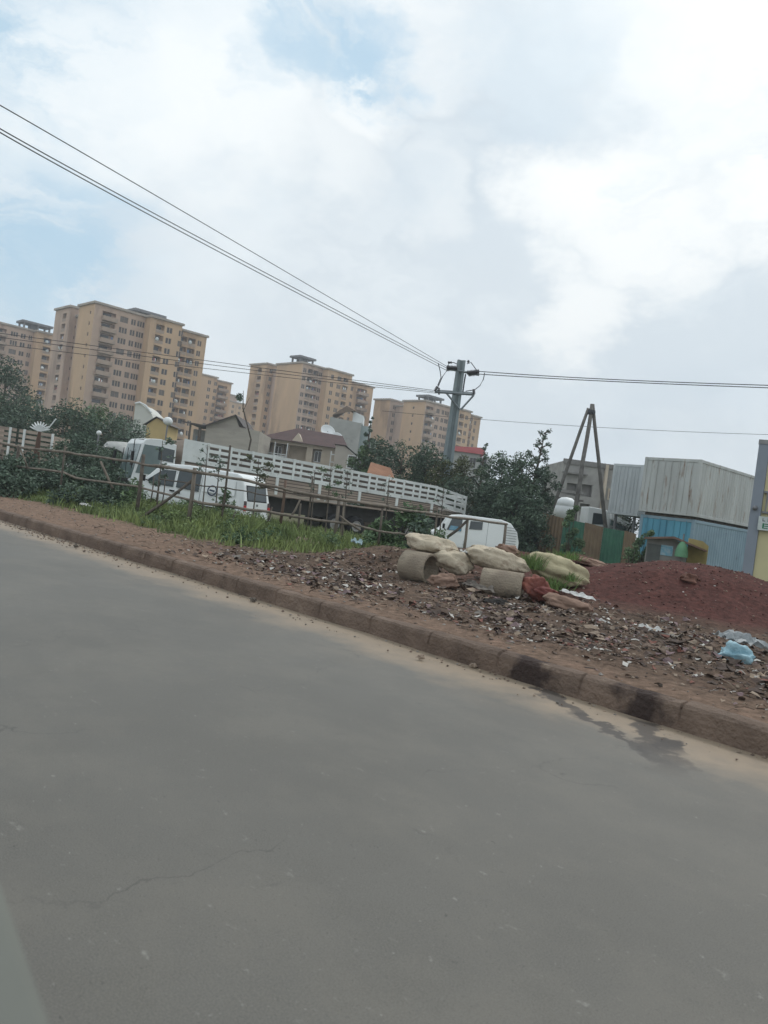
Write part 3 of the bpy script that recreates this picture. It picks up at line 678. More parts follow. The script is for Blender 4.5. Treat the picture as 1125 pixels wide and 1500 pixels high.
# ------------------------------------------------------------------ containers
CONW = mat('rusty_white_steel', (.52,.54,.53), (.40,.41,.40), 1.2, .6, stain=(.21,.13,.085), sscale=2.4, sth=.56, stretch=(1.6,1.6,.28))
CONB = mat('faded_blue_steel', (.12,.36,.48), (.09,.27,.38), 1.2, .6, stain=(.10,.13,.15), sscale=1.8, sth=.62, stretch=(1.4,1.4,.3))
CONP = mat('pale_blue_grey_steel', (.44,.48,.50), (.35,.39,.42), 1.0, .6, stain=(.2,.2,.2), sscale=1.5, sth=.66)
def container(label, corner, wid, ln, z0, hh, m_end, m_side, yaw=YAW):
    r = thing('shipping_container', label, 'shipping container', (corner.x,corner.y,z0), yaw, 'stacked shipping containers')
    # x = length (away right), y = width (to the left)
    def corr(O, du, nrm, Ln, h, step=.28, d=.035):
        mb = MB(); O, du, nrm = Vector(O), Vector(du), Vector(nrm); n = max(2,int(Ln/step)); pts = []
        for i in range(n):
            u = Ln*i/n; w = Ln/n
            pts += [(u,0),(u+w*.30,0),(u+w*.5,d),(u+w*.8,d)]
        pts.append((Ln,0))
        for (u,k) in pts: mb.v += [tuple(O+du*u-nrm*k), tuple(O+du*u-nrm*k+Vector((0,0,h)))]
        mb.f = [(2*i,2*i+2,2*i+3,2*i+1) for i in range(len(pts)-1)]; mb.mi = [0]*len(mb.f); return mb
    fr = .16
    part(corr((fr,.02,fr),(1,0,0),(0,-1,0),ln-2*fr,hh-2*fr), 'side_panel', m_side, r)
    part(corr((fr,wid-.02,fr),(1,0,0),(0,1,0),ln-2*fr,hh-2*fr), 'side_panel', m_side, r)
    e = MB(); e.bb(.03,.08,fr,wid-fr,fr,hh-fr); part(e, 'door', m_end, r)
    d = MB()
    for q in (.14,.36,.62,.86): d.tube([(-.02,wid*q,.1),(-.02,wid*q,hh-.1)], .022, 6)
    for q in (.25,.5,.75):
        d.bb(-.03,.028,wid*q-.012,wid*q+.012,fr,hh-fr)
    part(d, 'lock_bars', m_end, r)
    e = MB(); e.bb(ln-.08,ln-.03,fr,wid-fr,fr,hh-fr); part(e, 'end_panel', m_side, r)
    b = MB()
    for x in (0, ln-fr):
        for y in (0, wid-fr): b.bb(x,x+fr,y,y+fr,0,hh)
    for z in (0, hh-fr):
        for y in (0, wid-fr): b.bb(fr,ln-fr,y+.003,y+fr-.003,z+.004,z+fr-.004)
        for x in (0, ln-fr): b.bb(x+.003,x+fr-.003,fr,wid-fr,z+.004,z+fr-.004)
    part(b, 'frame', m_side, r, bevel=.015)
    t = MB(); n = int(ln/.3)
    for i in range(n): t.bb(fr+i*(ln-2*fr)/n, fr+(i+.55)*(ln-2*fr)/n, fr,wid-fr,hh-.05,hh-.012)
    t.bb(fr,ln-fr,fr,wid-fr,hh-.07,hh-.052); part(t, 'roof', m_side, r)
    return r
cc = at(1028,673,38); zt = cc.z; zb = on_plane(1019,757,cc,N).z
hh = zt-zb; wd = (on_plane(945,671,cc,N)-cc).dot(T)
container('rust streaked white shipping container, top of the stack', cc, wd, 12, zb, hh, CONW, CONW)
c2 = cc+N*.15; z2 = zb-.14
container('faded blue shipping container, bottom of the stack under the white one', c2, wd*.97, 12, z2-2.75, 2.75, CONB, mat('dull_blue_steel', (.27,.37,.44), (.20,.29,.35), 1.0, .6, stain=(.16,.18,.2), sscale=1.5, sth=.6))
mb = MB(); mb.bb(-5.0,5.2,-wd*.40,wd*.42,0,zb-z2-.003)  # dark slab added so the gap between the containers reads as shade
o = solo(mb, 'dark_gap_filler', WOODD, 'dark filler slab added to darken the gap between the white and the blue containers', 'gap filler'); o.location = (c2.x,c2.y,z2+.001); o.rotation_euler.z = YAW
for v in o.data.vertices: pass
o.location = c2+N*5.2+T*(wd/2); o.location.z = z2+.0015
c3 = at(944,676,44.5)
CONX = mat('off_white_steel', (.55,.58,.59), (.46,.49,.5), 1.0, .6, stain=(.28,.25,.22), sscale=1.5, sth=.63)
container('plain off white steel container standing further back, left of the rusty white container', c3+T*.0, 1.9, 6, at(938,752,44.5).z-.2, c3.z-at(938,752,44.5).z, CONX, CONX)
mb = MB(); c3l = c3+T*.9+N*1.5
for dx in (0,4):
    for dy in (-.6,.9): 
        q = c3+N*(.6+dx)+T*(.95+dy*.8); mb.tube([(q.x,q.y,-.2),(q.x,q.y,at(938,752,44.5).z-.203)], .09, 6)
q0 = c3+N*.5+T*.2
solo(mb, 'steel_trestle', METAL, 'dark steel legs under the plain off white container', 'trestle')

# ------------------------------------------------------------------ yellow shop building on the right edge
cs = at(1112,650,27); hs = cs.z; SN = Vector((-math.sin(R(27)),-math.cos(R(27)),0))
r = thing('shop_building', 'pale yellow shop building with blue grey corner pillar at the right edge', 'shop', (cs.x,cs.y,-.1), R(-27))
SY = mat('pale_yellow_wall', (.60,.54,.32), (.53,.48,.29), .9, .8); SG = mat('blue_grey_pillar', (.26,.29,.34), (.22,.25,.29), .9, .8)
mb = MB(); mb.bb(.35,9,.08,5,0,hs-.45); part(mb, 'wall', SY, r)
mb = MB(); mb.bb(0,.34,0,.42,0,hs+.1); part(mb, 'pillar', SG, r, bevel=.01)
mb = MB(); mb.bb(-.02,9.2,-.02,5.1,hs+.103,hs+.25); part(mb, 'roof', mat('roof_slab',(.3,.3,.3)), r)
mb = MB(); zs_ = 3.3
zs1 = on_plane(1120,722,cs,SN).z+.1; mb.bb(.36,9,-.03,.075,zs1,zs1+.07); zs2 = on_plane(1120,752,cs,SN).z+.1; mb.bb(.36,9,-.03,.075,zs2,zs2+.07)
for k in range(6): mb.bb(.45+k*1.3,.49+k*1.3,-.02,.07,zs2+.072,zs1-.002)
part(mb, 'window_frame', METAL, r)
z1 = on_plane(1120,757,cs,SN).z+.1; z0 = on_plane(1118,777,cs,SN).z+.1
mb = MB(); mb.bb(.30,3.0,-.12,-.05,z0,z1); sg = part(mb, 'signboard', mat('sign_white',(.62,.68,.66)), r)
mb = MB()
for k in range(12):
    u = .42+k*.16; hgt = .10; 
    mb.bb(u,u+.03,-.126,-.121,z0+.30,z0+.30+hgt); mb.bb(u+.03,u+.09,-.126,-.121,z0+.30+(hgt*.4 if k%2 else 0),z0+.335+(hgt*.4 if k%2 else 0))
part(mb, 'grey_lettering', METAL, sg)
mb = MB()
for k in range(7):
    u = .44+k*.30
    mb.bb(u,u+.05,-.126,-.121,z0+.06,z0+.24)
    for q in range(3): mb.bb(u+.052,u+.18,-.126,-.121,z0+.06+q*.07,z0+.09+q*.07)
part(mb, 'green_lettering', mat('sign_green',(.03,.20,.10)), sg)
mb = MB(); mb.lathe([(.001,-.09),(.06,-.07),(.09,0),(.06,.07),(.001,.09)], (.15,-.1,on_plane(1112,745,cs,SN).z+.1), 10); part(mb, 'lamp', METAL, r, True)

# ------------------------------------------------------------------ kiosk and parasol in front of containers
k0 = at(945,820,31)
r = thing('market_kiosk', 'low tin kiosk with grey door and blue poster at the foot of the blue container', 'kiosk', (k0.x,k0.y,0), R(-20))
def kx(px, py): q = on_plane(px, py, k0, Vector((0,-1,0))); return q.x-k0.x, q.z
xa,za = kx(948,790); xb,zb_ = kx(1003,800); xm,zm = kx(985,789)
mb = MB(); mb.prism([(xa,0),(xb,0),(xb,zb_),(xm,zm),(xa,za)], 0, 2); part(mb, 'wall', mat('grey_tin_wall',(.30,.29,.27),(.22,.21,.2),2,.7), r)
mb = MB(); mb.prism([(xa-.1,za+.003),(xm,zm+.003),(xb+.7,zb_-.12),(xb+.7,zb_-.05),(xm,zm+.09),(xa-.1,za+.08)], -.45, 2.2); part(mb, 'roof', mat('rusty_tin',(.22,.15,.12),(.15,.09,.07),3,.8), r)
prect('door', mat('dark_grey_door',(.12,.13,.125)), r, xa+.05,xa+.55,-.06,-.005,.1,za-.15)
x,z = kx(971,800); prect('poster', mat('blue_poster',(.12,.36,.5),(.4,.5,.55),9,.6), r, x-.1,x+.35,-.04,-.005,z-.35,z+.05)
g0 = at(998,812,30.2)
mb = MB(); mb.lathe([(.25,0),(.24,.2),(.18,.42),(.09,.58),(.001,.64)], (0,0,0), 12)
r = thing('folded_parasol', 'bright green folded parasol standing in front of the kiosk', 'parasol', (g0.x,g0.y,0))
mb.v = [(a_,b_,c_+at(998,812,30.2).z-.1) for a_,b_,c_ in mb.v]; part(mb, 'canopy', mat('green_canvas',(.16,.34,.20),(.10,.24,.14),3,.8), r, True)
mb = MB(); mb.tube([(0,0,0),(0,0,g0.z+.8)], .03, 6); part(mb, 'pole', METAL, r)
y0_ = at(1022,805,31.5); zq = at(1022,790,31.5).z
mb = MB(); mb.prism([(-.3,0),(.5,0),(.5,zq-.22),(.25,zq-.05),(-.3,zq-.0)], 0, .1); o = solo(mb, 'yellow_board', mat('yellow_board_paint',(.48,.40,.18),(.36,.30,.15),3,.7), 'upright yellow painted board between the kiosk and the blue container', 'board'); o.location = (y0_.x,y0_.y,0)

# ------------------------------------------------------------------ corrugated fence
GRN = mat('green_corrugated_tin', (.055,.17,.11), (.04,.12,.085), 2, .6); BRN = mat('brown_corrugated_tin', (.22,.165,.105), (.17,.12,.08), 2, .7)
GRND = mat('dark_green_tin', (.035,.075,.075), (.025,.055,.055), 2, .6)
fr_ = thing('corrugated_fence', 'corrugated tin fence of alternating green and brown sheets in front of the tripod', 'fence', (0,0,0))
pan = [(735,741,GRND),(762,747,GRND),(793,752,GRND),(795,752,BRN),(826,760,BRN),(857,766,GRN),(884,773,BRN),(915,778,GRN),(932,783,BRN)]
def fp(px, py): 
    Y = 43-(px-735)/200*3; return at(px, py, Y)
for i in range(len(pan)-1):
    a_ = fp(pan[i][0], pan[i][1]); b_ = fp(pan[i+1][0], pan[i+1][1]); m_ = pan[i+1][2]
    d = (b_-a_); L = math.hypot(d.x,d.y)
    if L < .3: continue
    ux = Vector((d.x/L,d.y/L,0)); nn = Vector((ux.y,-ux.x,0)); k = int(L/.045); mb = MB()
    for q in range(k+1):
        t = q/k; p = a_+d*t+nn*(.03*math.sin(q*1.57)); zt_ = p.z+(.03 if i%2 else 0); mb.v += [(p.x,p.y,-.3),(p.x,p.y,zt_)]
    mb.f = [(2*q,2*q+2,2*q+3,2*q+1) for q in range(k)]; mb.mi = [0]*len(mb.f)
    part(mb, 'tin_sheet', m_, fr_, True)
mb = MB()
for px, py in ((735,741),(793,752),(857,766),(930,783)):
    p = fp(px,py)+Vector((0,.12,0)); mb.tube([(p.x,p.y,-.3),(p.x,p.y,p.z-.05)], .05, 6)
part(mb, 'post', WOODD, fr_)

# ------------------------------------------------------------------ pole tripod
Yt = 47
r = thing('pole_tripod', 'tall tripod of three leaning wooden poles lashed at the top, behind the corrugated fence', 'tripod', (0,0,0))
top = at(867,596,Yt); o_ = top.copy(); o_.z = -.2; r.location = o_
def rel(p): return p-o_
for (tx, ty, bx1, by1, dY, r0) in ((862,598,800,772,.8,.12),(867,592,836,790,-.6,.15),(869,592,890,800,.7,.13)):
    a_ = at(tx,ty,Yt); b_ = at(bx1,by1,Yt+dY); b_.z = -.2 if b_.z > -.2 else b_.z
    dirn = (at(bx1,by1,Yt+dY)-a_); b_ = a_+dirn*((a_.z+.2)/(-dirn.z))
    pts = [rel(a_.lerp(b_, t/8)+Vector((.06*noise.noise(Vector((t*.7,r0*50,0))),0,0))) for t in range(9)]
    mb = MB(); mb.tube(pts, [r0*.75+.25*r0*t/8 for t in range(9)], 10); part(mb, 'leg', mat('grey_pole_wood',(.20,.19,.175),(.12,.112,.105),3,.9), r, True)
mb = MB(); mb.lathe([(.24,-.12),(.26,0),(.24,.12)], rel(at(866,604,Yt)), 12); part(mb, 'lashing', WIRE, r)

# ------------------------------------------------------------------ utility pole and wires
Yp = 53; KP = 1.4
pt = at(676,528,Yp); pb = at(652,720,Yp)
base = Vector((pt.x-.05, Yp, -.2))
r = thing('utility_pole', 'grey concrete utility pole with steel cross arm and insulators', 'utility pole', base)
UP = mat('pole_concrete', (.24,.28,.29), (.19,.225,.235), 1.5, .8, .2, 20); 
hp = pt.z+.2
mb = MB(); pr = [(-.20,-.2),(.20,-.2),(.24,-.05),(.10,-.02),(.10,.08),(.24,.1),(.2,.2),(-.2,.2)]
def hbeam(mb, w0, w1, h, lean):
    sec = [(-.5,-.5),(-.18,-.5),(-.14,-.22),(.14,-.22),(.18,-.5),(.5,-.5),(.5,.5),(-.5,.5)]; n = len(sec)
    vs = [(x*w0, y*w0*.8, 0) for x,y in sec]+[(x*w1+lean, y*w1*.8, h) for x,y in sec]
    mb.add(vs, [tuple(range(n))[::-1], tuple(range(n,2*n))]+[(i,(i+1)%n,(i+1)%n+n,i+n) for i in range(n)])
hbeam(mb, .84, .54, hp, .05); part(mb, 'pole', UP, r, bevel=.015)
def rp(px, py, dy=0): 
    q = at(px, py, Yp+dy); return q-base
ST = mat('galvanised_steel', (.27,.30,.32), None, 3, .5, metal=.3)
mb = MB(); A1, A2 = rp(637,574,-.3), rp(695,578,-.3); mb.tube([A1, A2], .085, 4); mb.tube([rp(640,572,.3), rp(692,576,.3)], .07, 4); part(mb, 'cross_arm', ST, r)
for (p, q) in (((654,576),(674,600)),((694,579),(675,600))):
    mb = MB(); mb.tube([rp(p[0],p[1],-.3), rp(q[0],q[1],-.3)], .065, 4); part(mb, 'brace', ST, r)
mb = MB(); mb.tube([rp(656,540,-.2), rp(702,549,-.2)], .085, 4); part(mb, 'upper_arm', ST, r)
CER = mat('brown_ceramic', (.09,.085,.09), None, 4, .3)
def insul(p, q, rad=.085):
    rad *= KP
    mb = MB(); p, q = Vector(p), Vector(q); L = (q-p).length; k = max(3,int(L/.09)); pts = []; rs = []
    for i in range(k*2+1): pts.append(p.lerp(q,i/(k*2))); rs.append(rad if i%2 else rad*.45)
    mb.tube(pts, rs, 10); part(mb, 'insulator', CER, r, True)
insul(rp(654,538,-.25), rp(670,539,-.25), .13); insul(rp(654,541,.2), rp(668,540,.2), .12); insul(rp(684,546,-.25), rp(702,544,-.25), .13); insul(rp(686,549,.2), rp(700,547,.2), .11)
insul(rp(637,573,-.3), rp(641,566,-.3), .09); insul(rp(694,578,-.3), rp(694,570,-.3), .09); insul(rp(643,578,-.3), rp(643,568,-.3), .06)
insul(rp(656,531,-.1), rp(662,531,-.1), .07); insul(rp(685,531,-.1), rp(687,528,-.1), .07)
mb = MB()
def jump(pts, rad=.03): mb.tube([rp(*p) for p in pts], rad, 5)
jump([(655,538),(658,532),(664,531),(672,534)]); jump([(684,533),(690,531),(695,538),(700,545)]); jump([(642,532),(645,545),(646,553),(641,565)]); jump([(656,541),(648,552),(642,566)])
jump([(710,546),(708,556),(703,565),(694,572)]); jump([(682,548),(680,560),(678,574)], .05); jump([(682,573),(690,572),(694,571)])
part(mb, 'jumper_cable', WIRE, r)
def wire(name_label, pts, rad, nseg=40, sag=.0, grp='overhead wires of the concrete pole'):
    P = [at(*p) for p in pts]; out = []
    for i in range(len(P)-1):
        for k in range(nseg//(len(P)-1)):
            t = k*(len(P)-1)/nseg; out.append(P[i].lerp(P[i+1], t))
    out.append(P[-1])
    # smooth through quadratic if three points
    if len(P) == 3:
        A,B,Cc = P; ctrl = B*2-(A+Cc)*.5; out = [A*((1-t)**2)+ctrl*(2*t*(1-t))+Cc*(t*t) for t in [k/nseg for k in range(nseg+1)]]
    mb = MB(); mb.tube(out, rad, 5); return solo(mb, 'overhead_wire', WIRE, name_label, 'wire', grp)
wire('topmost wire falling from the upper left edge to the utility pole', [(-80,110,15.2),(260,305,30),(655,537,53)], .017)
wire('second wire from the left edge down to the utility pole, just under the topmost', [(-80,135,15.4),(230,315,29.5),(656,540,52.8)], .019)
wire('third wire from the left edge, running closest beneath the second', [(-80,139,15.0),(240,326,29.5),(655,543,53.2)], .019)
wire('upper wire running right from the top insulators of the utility pole', [(702,544,53),(900,556,50),(1180,566,46)], .028)
wire('lower wire running right from the top insulators of the utility pole', [(701,548,53.3),(900,559,50.3),(1180,570,46.3)], .028)
wire('upper of the low wires from the cross arm crossing the ochre towers', [(637,572,53),(330,532,50),(-60,480,46)], .019)
wire('middle of the low wires from the cross arm crossing the ochre towers', [(637,574,53.3),(330,537,50.3),(-60,486,46.3)], .019)
wire('lowest wire from the cross arm crossing the ochre towers', [(639,576,53.5),(330,543,51),(-60,497,48)], .017)
wire('thin single wire low in the sky running right past the tripod', [(560,602,70),(860,625,66),(1180,638,62)], .018, grp=None)

# ------------------------------------------------------------------ vehicles
def wheel(parent, x, y, z, rad=.36, w=.24, dual=False):
    mb = MB(); mb.lathe([(rad*.55,-w/2),(rad*.92,-w/2),(rad,-w/2+.04),(rad,w/2-.04),(rad*.92,w/2),(rad*.55,w/2)], n=24, axis='y')
    o = part(mb, 'wheel', BLACK, parent, True); o.location = (x,y,z)
    mb = MB(); mb.lathe([(.001,-w/2-.02),(rad*.2,-w/2-.03),(rad*.3,-w/2+.03),(rad*.5,-w/2+.01),(rad*.56,-w/2-.01),(rad*.56,w/2+.01),(rad*.3,w/2-.03),(.001,w/2)], n=20, axis='y'); part(mb, 'rim', RIM, o, True)
    return o
VW = mat('van_white_paint', (.82,.84,.84), (.76,.78,.78), .8, .35, spec=.5, stain=(.5,.45,.39), sscale=1.4, sth=.64)
def van_body(root, prof, W_, tum, zt=1.05, m_=None):
    def fn(x, y, z):
        k = tum*max(0, z-zt)+.10*max(0,.5-z)
        return (x, math.copysign(abs(y)-k, y), z)
    mb = MB(); mb.prism(prof, -W_/2, W_/2, fn); part(mb, 'body', m_ or VW, root, bevel=.05)
    def panel(name, pts, side, m__, par=None, th=.012, out=.004, fr=0):
        mb = MB(); vs = []
        for o in (out, out+th):
            for (x,z) in pts:
                q = fn(x, side*W_/2, z); vs.append((q[0], q[1]+side*o, q[2]))
        n = len(pts); mb.add(vs, [tuple(range(n)), tuple(range(n,2*n))]+[(i,(i+1)%n,(i+1)%n+n,i+n) for i in range(n)])
        return part(mb, name, m__, par or root)
    return panel, fn
# van 1: x forward; local x=0 rear
vr = on_z(366,757,.02)   # near rear corner on the ground
vr = at(374,762,27.3); vr.z = 0.16
van = thing('parked_minibus', 'white long minibus with raised roof and red tail lamp parked behind the pole fence', 'minibus', vr, math.atan2(T.y,T.x)-R(1))
van.rotation_euler = (0, R(-.8), R(157)); van.scale = (1.0,.95,.93)
Lv = 4.9; Wv = 1.75
prof = [(0.0,.35),(.03,1.05),(.16,1.65),(.30,1.95),(.55,2.05),(2.6,2.10),(3.55,2.05),(3.85,1.93),(4.35,1.38),(4.75,1.12),(4.9,.95),(4.9,.35),(4.6,.28),(.3,.28)]
# local y: camera sees the side whose normal is... right side of travel is -y ; the van's left (+y) faces away
panel, fn = van_body(van, prof, Wv, .14)
# which side faces the camera: forward=T (away-left); camera is at -N => local +y is N-rotated: T rotated +90 = -N  -> +y faces camera
S = 1
van.location = van.location - Vector((0,0,0))
w1 = panel('window', [(3.05,1.20),(3.05,1.82),(3.62,1.80),(4.18,1.36),(4.12,1.20)], S, GLASS)
w2 = panel('window', [(1.95,1.16),(1.95,1.84),(2.92,1.84),(2.92,1.20)], S, GLASS)
w3 = panel('window', [(.45,1.2),(.5,1.74),(1.8,1.80),(1.8,1.2)], S, VW)
for sgn in (-S,):
    panel('window', [(3.05,1.20),(3.05,1.82),(3.62,1.80),(4.18,1.36),(4.12,1.20)], sgn, GLASS); panel('window', [(.45,1.2),(.5,1.8),(2.9,1.84),(2.9,1.2)], sgn, GLASS)
panel('door_handle', [(2.95,1.02),(2.95,1.08),(3.15,1.08),(3.15,1.02)], S, BLACK, th=.03); panel('door_handle', [(2.7,.98),(2.7,1.04),(2.88,1.04),(2.88,.98)], S, BLACK, th=.03)
panel('trim_strip', [(.9,.62),(.9,.68),(1.9,.68),(1.9,.62)], S, BLACK, th=.02); panel('door_seam', [(2.98,.5),(2.98,1.85),(2.995,1.85),(2.995,.5)], S, METAL, th=.004); panel('door_seam', [(1.88,.5),(1.88,1.9),(1.895,1.9),(1.895,.5)], S, METAL, th=.004)
# emblem ring with a stroke through it
mb = MB(); cx, cz, rr = 1.38, 1.28, .20
for k in range(20):
    t0, t1 = 2*math.pi*k/20, 2*math.pi*(k+1)/20; vs = []
    for (t, ra_) in ((t0,rr),(t1,rr),(t1,rr-.05),(t0,rr-.05)):
        q = fn(cx+ra_*math.cos(t), S*Wv/2, cz+ra_*math.sin(t)); vs.append((q[0],q[1]+S*.022,q[2]))
    mb.add(vs,[(0,1,2,3)])
for zz in (-.03,):
    vs = []
    for (u,w) in ((-.11,-.05),(.11,-.02),(.11,.04),(-.11,.02)):
        q = fn(cx+u,S*Wv/2,cz+w); vs.append((q[0],q[1]+S*.022,q[2]))
    mb.add(vs,[(0,1,2,3)])
part(mb, 'emblem', mat('dark_blue_mark',(.06,.08,.12)), van)
# rear: window, tail lamps, plate
def rearp(name, y0, y1, z0, z1, m_, dx=.012, par=van):
    def xr_(z): return 0.03+(z-1.05)*.13/.6 if z > 1.05 else .03*(z-.35)/.7
    mb = MB(); vs = []
    for o in (.004, .004+dx):
        for (y,z) in ((y0,z0),(y1,z0),(y1,z1),(y0,z1)): vs.append((xr_(z)-o, y, z))
    mb.add(vs, [(0,1,2,3),(7,6,5,4),(0,4,5,1),(1,5,6,2),(2,6,7,3),(3,7,4,0)]); return part(mb, name, m_, par)
rearp('rear_window', -.62, .62, 1.12, 1.62, GLASS)
rearp('window_rubber', -.66, .66, 1.08, 1.66, BLACK, .002)
for sg_ in (-1,1):
    rearp('tail_lamp', sg_*.80-.07, sg_*.80+.07, .72, .92, RED, .03); rearp('tail_lamp_upper', sg_*.80-.07, sg_*.80+.07, .925, 1.08, mat('smoked_lens',(.10,.07,.07),None,4,.3), .03)
rearp('number_plate', -.26, .26, .62, .74, mat('pale_plate',(.4,.42,.40)), .02); rearp('emblem', -.05, .05, .92, 1.0, METAL, .015)
mb = MB(); mb.bb(-.12,.06,-.82,.82,.30,.50); part(mb, 'bumper', VW, van, bevel=.03)
mb = MB(); mb.tube([(4.15,S*.84,1.3),(4.25,S*1.02,1.35)], .02, 5); mb.box((4.25,S*1.05,1.38),(.08,.16,.24)); part(mb, 'wing_mirror', BLACK, van)
mb = MB(); mb.prism([(3.93,1.90),(4.37,1.40),(4.38,1.42),(3.95,1.92)], -.68, .68); part(mb, 'windscreen', GLASS, van)
for x in (.85, 3.85):
    for sg_ in (-1,1): wheel(van, x, sg_*(Wv/2-.10), .33, .33, .2)

# truck: side plane through rail line
P1 = at(272,643,35); P2 = at(640,712,43); z_r = P1.z; zr2 = P2.z+.1; dT = (P2-P1); dT.z = 0; LT = dT.length; dT.normalize(); yawT = math.atan2(dT.y, dT.x)
nT = Vector((dT.y, -dT.x, 0))       # toward the camera
def tp(px, py): 
    q = on_plane(px, py, P1, nT); return (q-P1).dot(dT), q.z
cabx = tp(205,650)[0]; tail = tp(683,727)
def span(x0, x1, nseg): return [x0+(x1-x0)*i/nseg for i in range(nseg+1)]
print('TRUCK', P1, P2, LT, cabx, tail, tp(668,751), tp(440,729), tp(200,640), tp(400,700))
tr = thing('cargo_truck', 'long white cargo truck with slatted wooden sides parked behind the minibus', 'truck', (P1.x,P1.y,-.1), yawT)
# local: x to the tail, y = away from the camera, z up (offset .1)
zo = .1
xt = tail[0]; zt1 = tail[1]+zo; zr = z_r+zo
def top(x): 
    x0 = LT
    return zr+(zr2-zr)*x/LT if x < x0 else zr2+(zt1-zr2)*(x-x0)/(xt-x0)
Wt = 2.4
def bot(x): return 1.55+0.2*(x/xt)
def slat_side(y, parts_parent):
    mb = MB()
    def board(x0, x1, f0, f1, th=.035, yy=0):
        xs = span(x0, x1, 2); vs = []
        for x in xs:
            z0 = top(x)-f0; z1_ = top(x)-f1
            vs += [(x,y+yy,z0),(x,y+yy,z1_),(x,y+yy+th,z0),(x,y+yy+th,z1_)]
        fs = []
        for i in range(len(xs)-1):
            o = i*4; fs += [(o,o+4,o+5,o+1),(o+2,o+3,o+7,o+6),(o,o+2,o+6,o+4),(o+1,o+5,o+7,o+3)]
        e = (len(xs)-1)*4; fs += [(0,1,3,2),(e,e+2,e+3,e+1)]
        mb.add(vs, fs)
    nb = 13; W_s = 1.0
    xs = span(0, LT, nb)+[xt-(xt-LT)*.35, xt]
    for i in range(len(xs)-1):
        a_, b_ = xs[i]+.06, xs[i+1]-.0
        if i < 1: board(a_-.06, b_, .0, .98)
        else:
            board(a_, b_, .0, .14); board(a_, b_, .27, .42); board(a_, b_, .54, .68); board(a_, b_, .80, 1.0)
            k = (a_+b_)/2+random.uniform(-.15,.15); board(k-.05, k+.05, .0, 1.0, .03, .037)
    part(mb, 'slatted_side', WHITED, parts_parent)
    for x in xs: mb = MB(); mb.bb(x-.055,x+.055,y-.05,y-.003,top(x)-1.0,top(x)+.01); part(mb, 'stake_post', WHITED, parts_parent)
    for x in span(0, xt, 7): mb = MB(); mb.bb(x-.07,x+.07,y-.075,y-.003,bot(x)-.02,top(x)-1.01); part(mb, 'side_post', WHITED, parts_parent)
    mb = MB()
    nbr = 5
    for k in range(nbr):
        board_h = (zr-1.02-bot(0))/nbr
        vs = []
        for x in (0.0, LT*.5, LT, xt):
            zb0 = bot(x); hh_ = (top(x)-1.03-zb0)/nbr; z0 = zb0+k*hh_; z1_ = z0+hh_-.035
            off = random.uniform(0,.012)
            vs += [(x,y+off,z0),(x,y+off,z1_),(x,y+.04,z0),(x,y+.04,z1_)]
        fs = []
        for i in range(3):
            o = i*4; fs += [(o,o+4,o+5,o+1),(o+2,o+3,o+7,o+6),(o,o+2,o+6,o+4),(o+1,o+5,o+7,o+3)]
        fs += [(0,1,3,2),(12,14,15,13)]
        mb.add(vs, fs)
    part(mb, 'drop_side', BEIGE, parts_parent)
slat_side(0, tr)
mb = MB(); xs = span(0, LT, 6)+[xt]
for i in range(len(xs)-1):
    a_, b_ = xs[i], xs[i+1]; vs = [(x,Wt-y_,z) for x in (a_,b_) for y_ in (0,.04) for z in (bot(x), top(x)-.03)]; mb.add(vs, [(0,4,5,1),(2,3,7,6),(0,2,6,4),(1,5,7,3),(0,1,3,2),(4,6,7,5)])
part(mb, 'far_side', mat('dark_far_boards',(.12,.10,.085),(.07,.06,.05),2,.9,stretch=(.3,1,4)), tr)  # far side coloured dark so the gaps between the slats look dark
mb = MB(); mb.bb(0,.05,.05,Wt-.0,bot(0),zr-.05); mb.bb(0,xt,.045,Wt-.005,bot(0)-.06,bot(0)-.002+.0); part(mb, 'bed', BEIGE, tr)
mb = MB()
for k in range(5): mb.bb(xt-.04,xt,.05,Wt-.005,zt1-.15-k*.4,zt1-k*.4)
part(mb, 'tailgate', WHITED, tr)
mb = MB(); mb.bb(-2.5,xt-.3,.55,.75,.75,bot(0)-.065); mb.bb(-2.5,xt-.3,Wt-.75,Wt-.55,.75,bot(0)-.065)
for x in span(.5, xt-.5, 12): mb.bb(x-.05,x+.05,.1,.54,bot(0)-.2,bot(0)-.064)
for x in (3.0,): mb.bb(x,x+1.2,.12,.5,.55,.85+.1)
part(mb, 'chassis', mat('chassis_black',(.05,.048,.045)), tr)
for x in (-1.75, 3.6, 8.2, 9.5, xt-3.6, xt-2.2):
    for y in (.22, Wt-.22): wheel(tr, x, y, .5, .5, .3 if x < 0 else .45)
# cab: local x from cx0 (front) to -.35
zc = tp(215,640)[1]+zo; cf = tp(196,680)[0]; 
cf = max(-3.4, cf)
zc = 3.32
cprof = [(cf,.55),(cf-.02,1.45),(cf+.28,zc-.25),(cf+.42,zc-.06),(cf+.7,zc),(-1.1,zc+.03),(-.35,zc-.12),(-.3,.95),(cf+1.9,.95),(cf+1.7,.55)]
mb = MB(); mb.prism(cprof, .02, Wt-.02); cab = part(mb, 'cab', WHITE, tr, bevel=.06)
TW = .012
mb = MB(); mb.prism([(cf+.12,1.75),(cf+.36,zc-.30),(cf+1.15,zc-.30),(cf+1.1,1.75)], .02-TW, .018); part(mb, 'door_window', GLASSL, cab)
mb = MB(); mb.prism([(-1.12,zc-.88),(-1.12,zc-.30),(-.42,zc-.36),(-.42,zc-.92)], .02-TW, .018); part(mb, 'sleeper_window', GLASS, cab)
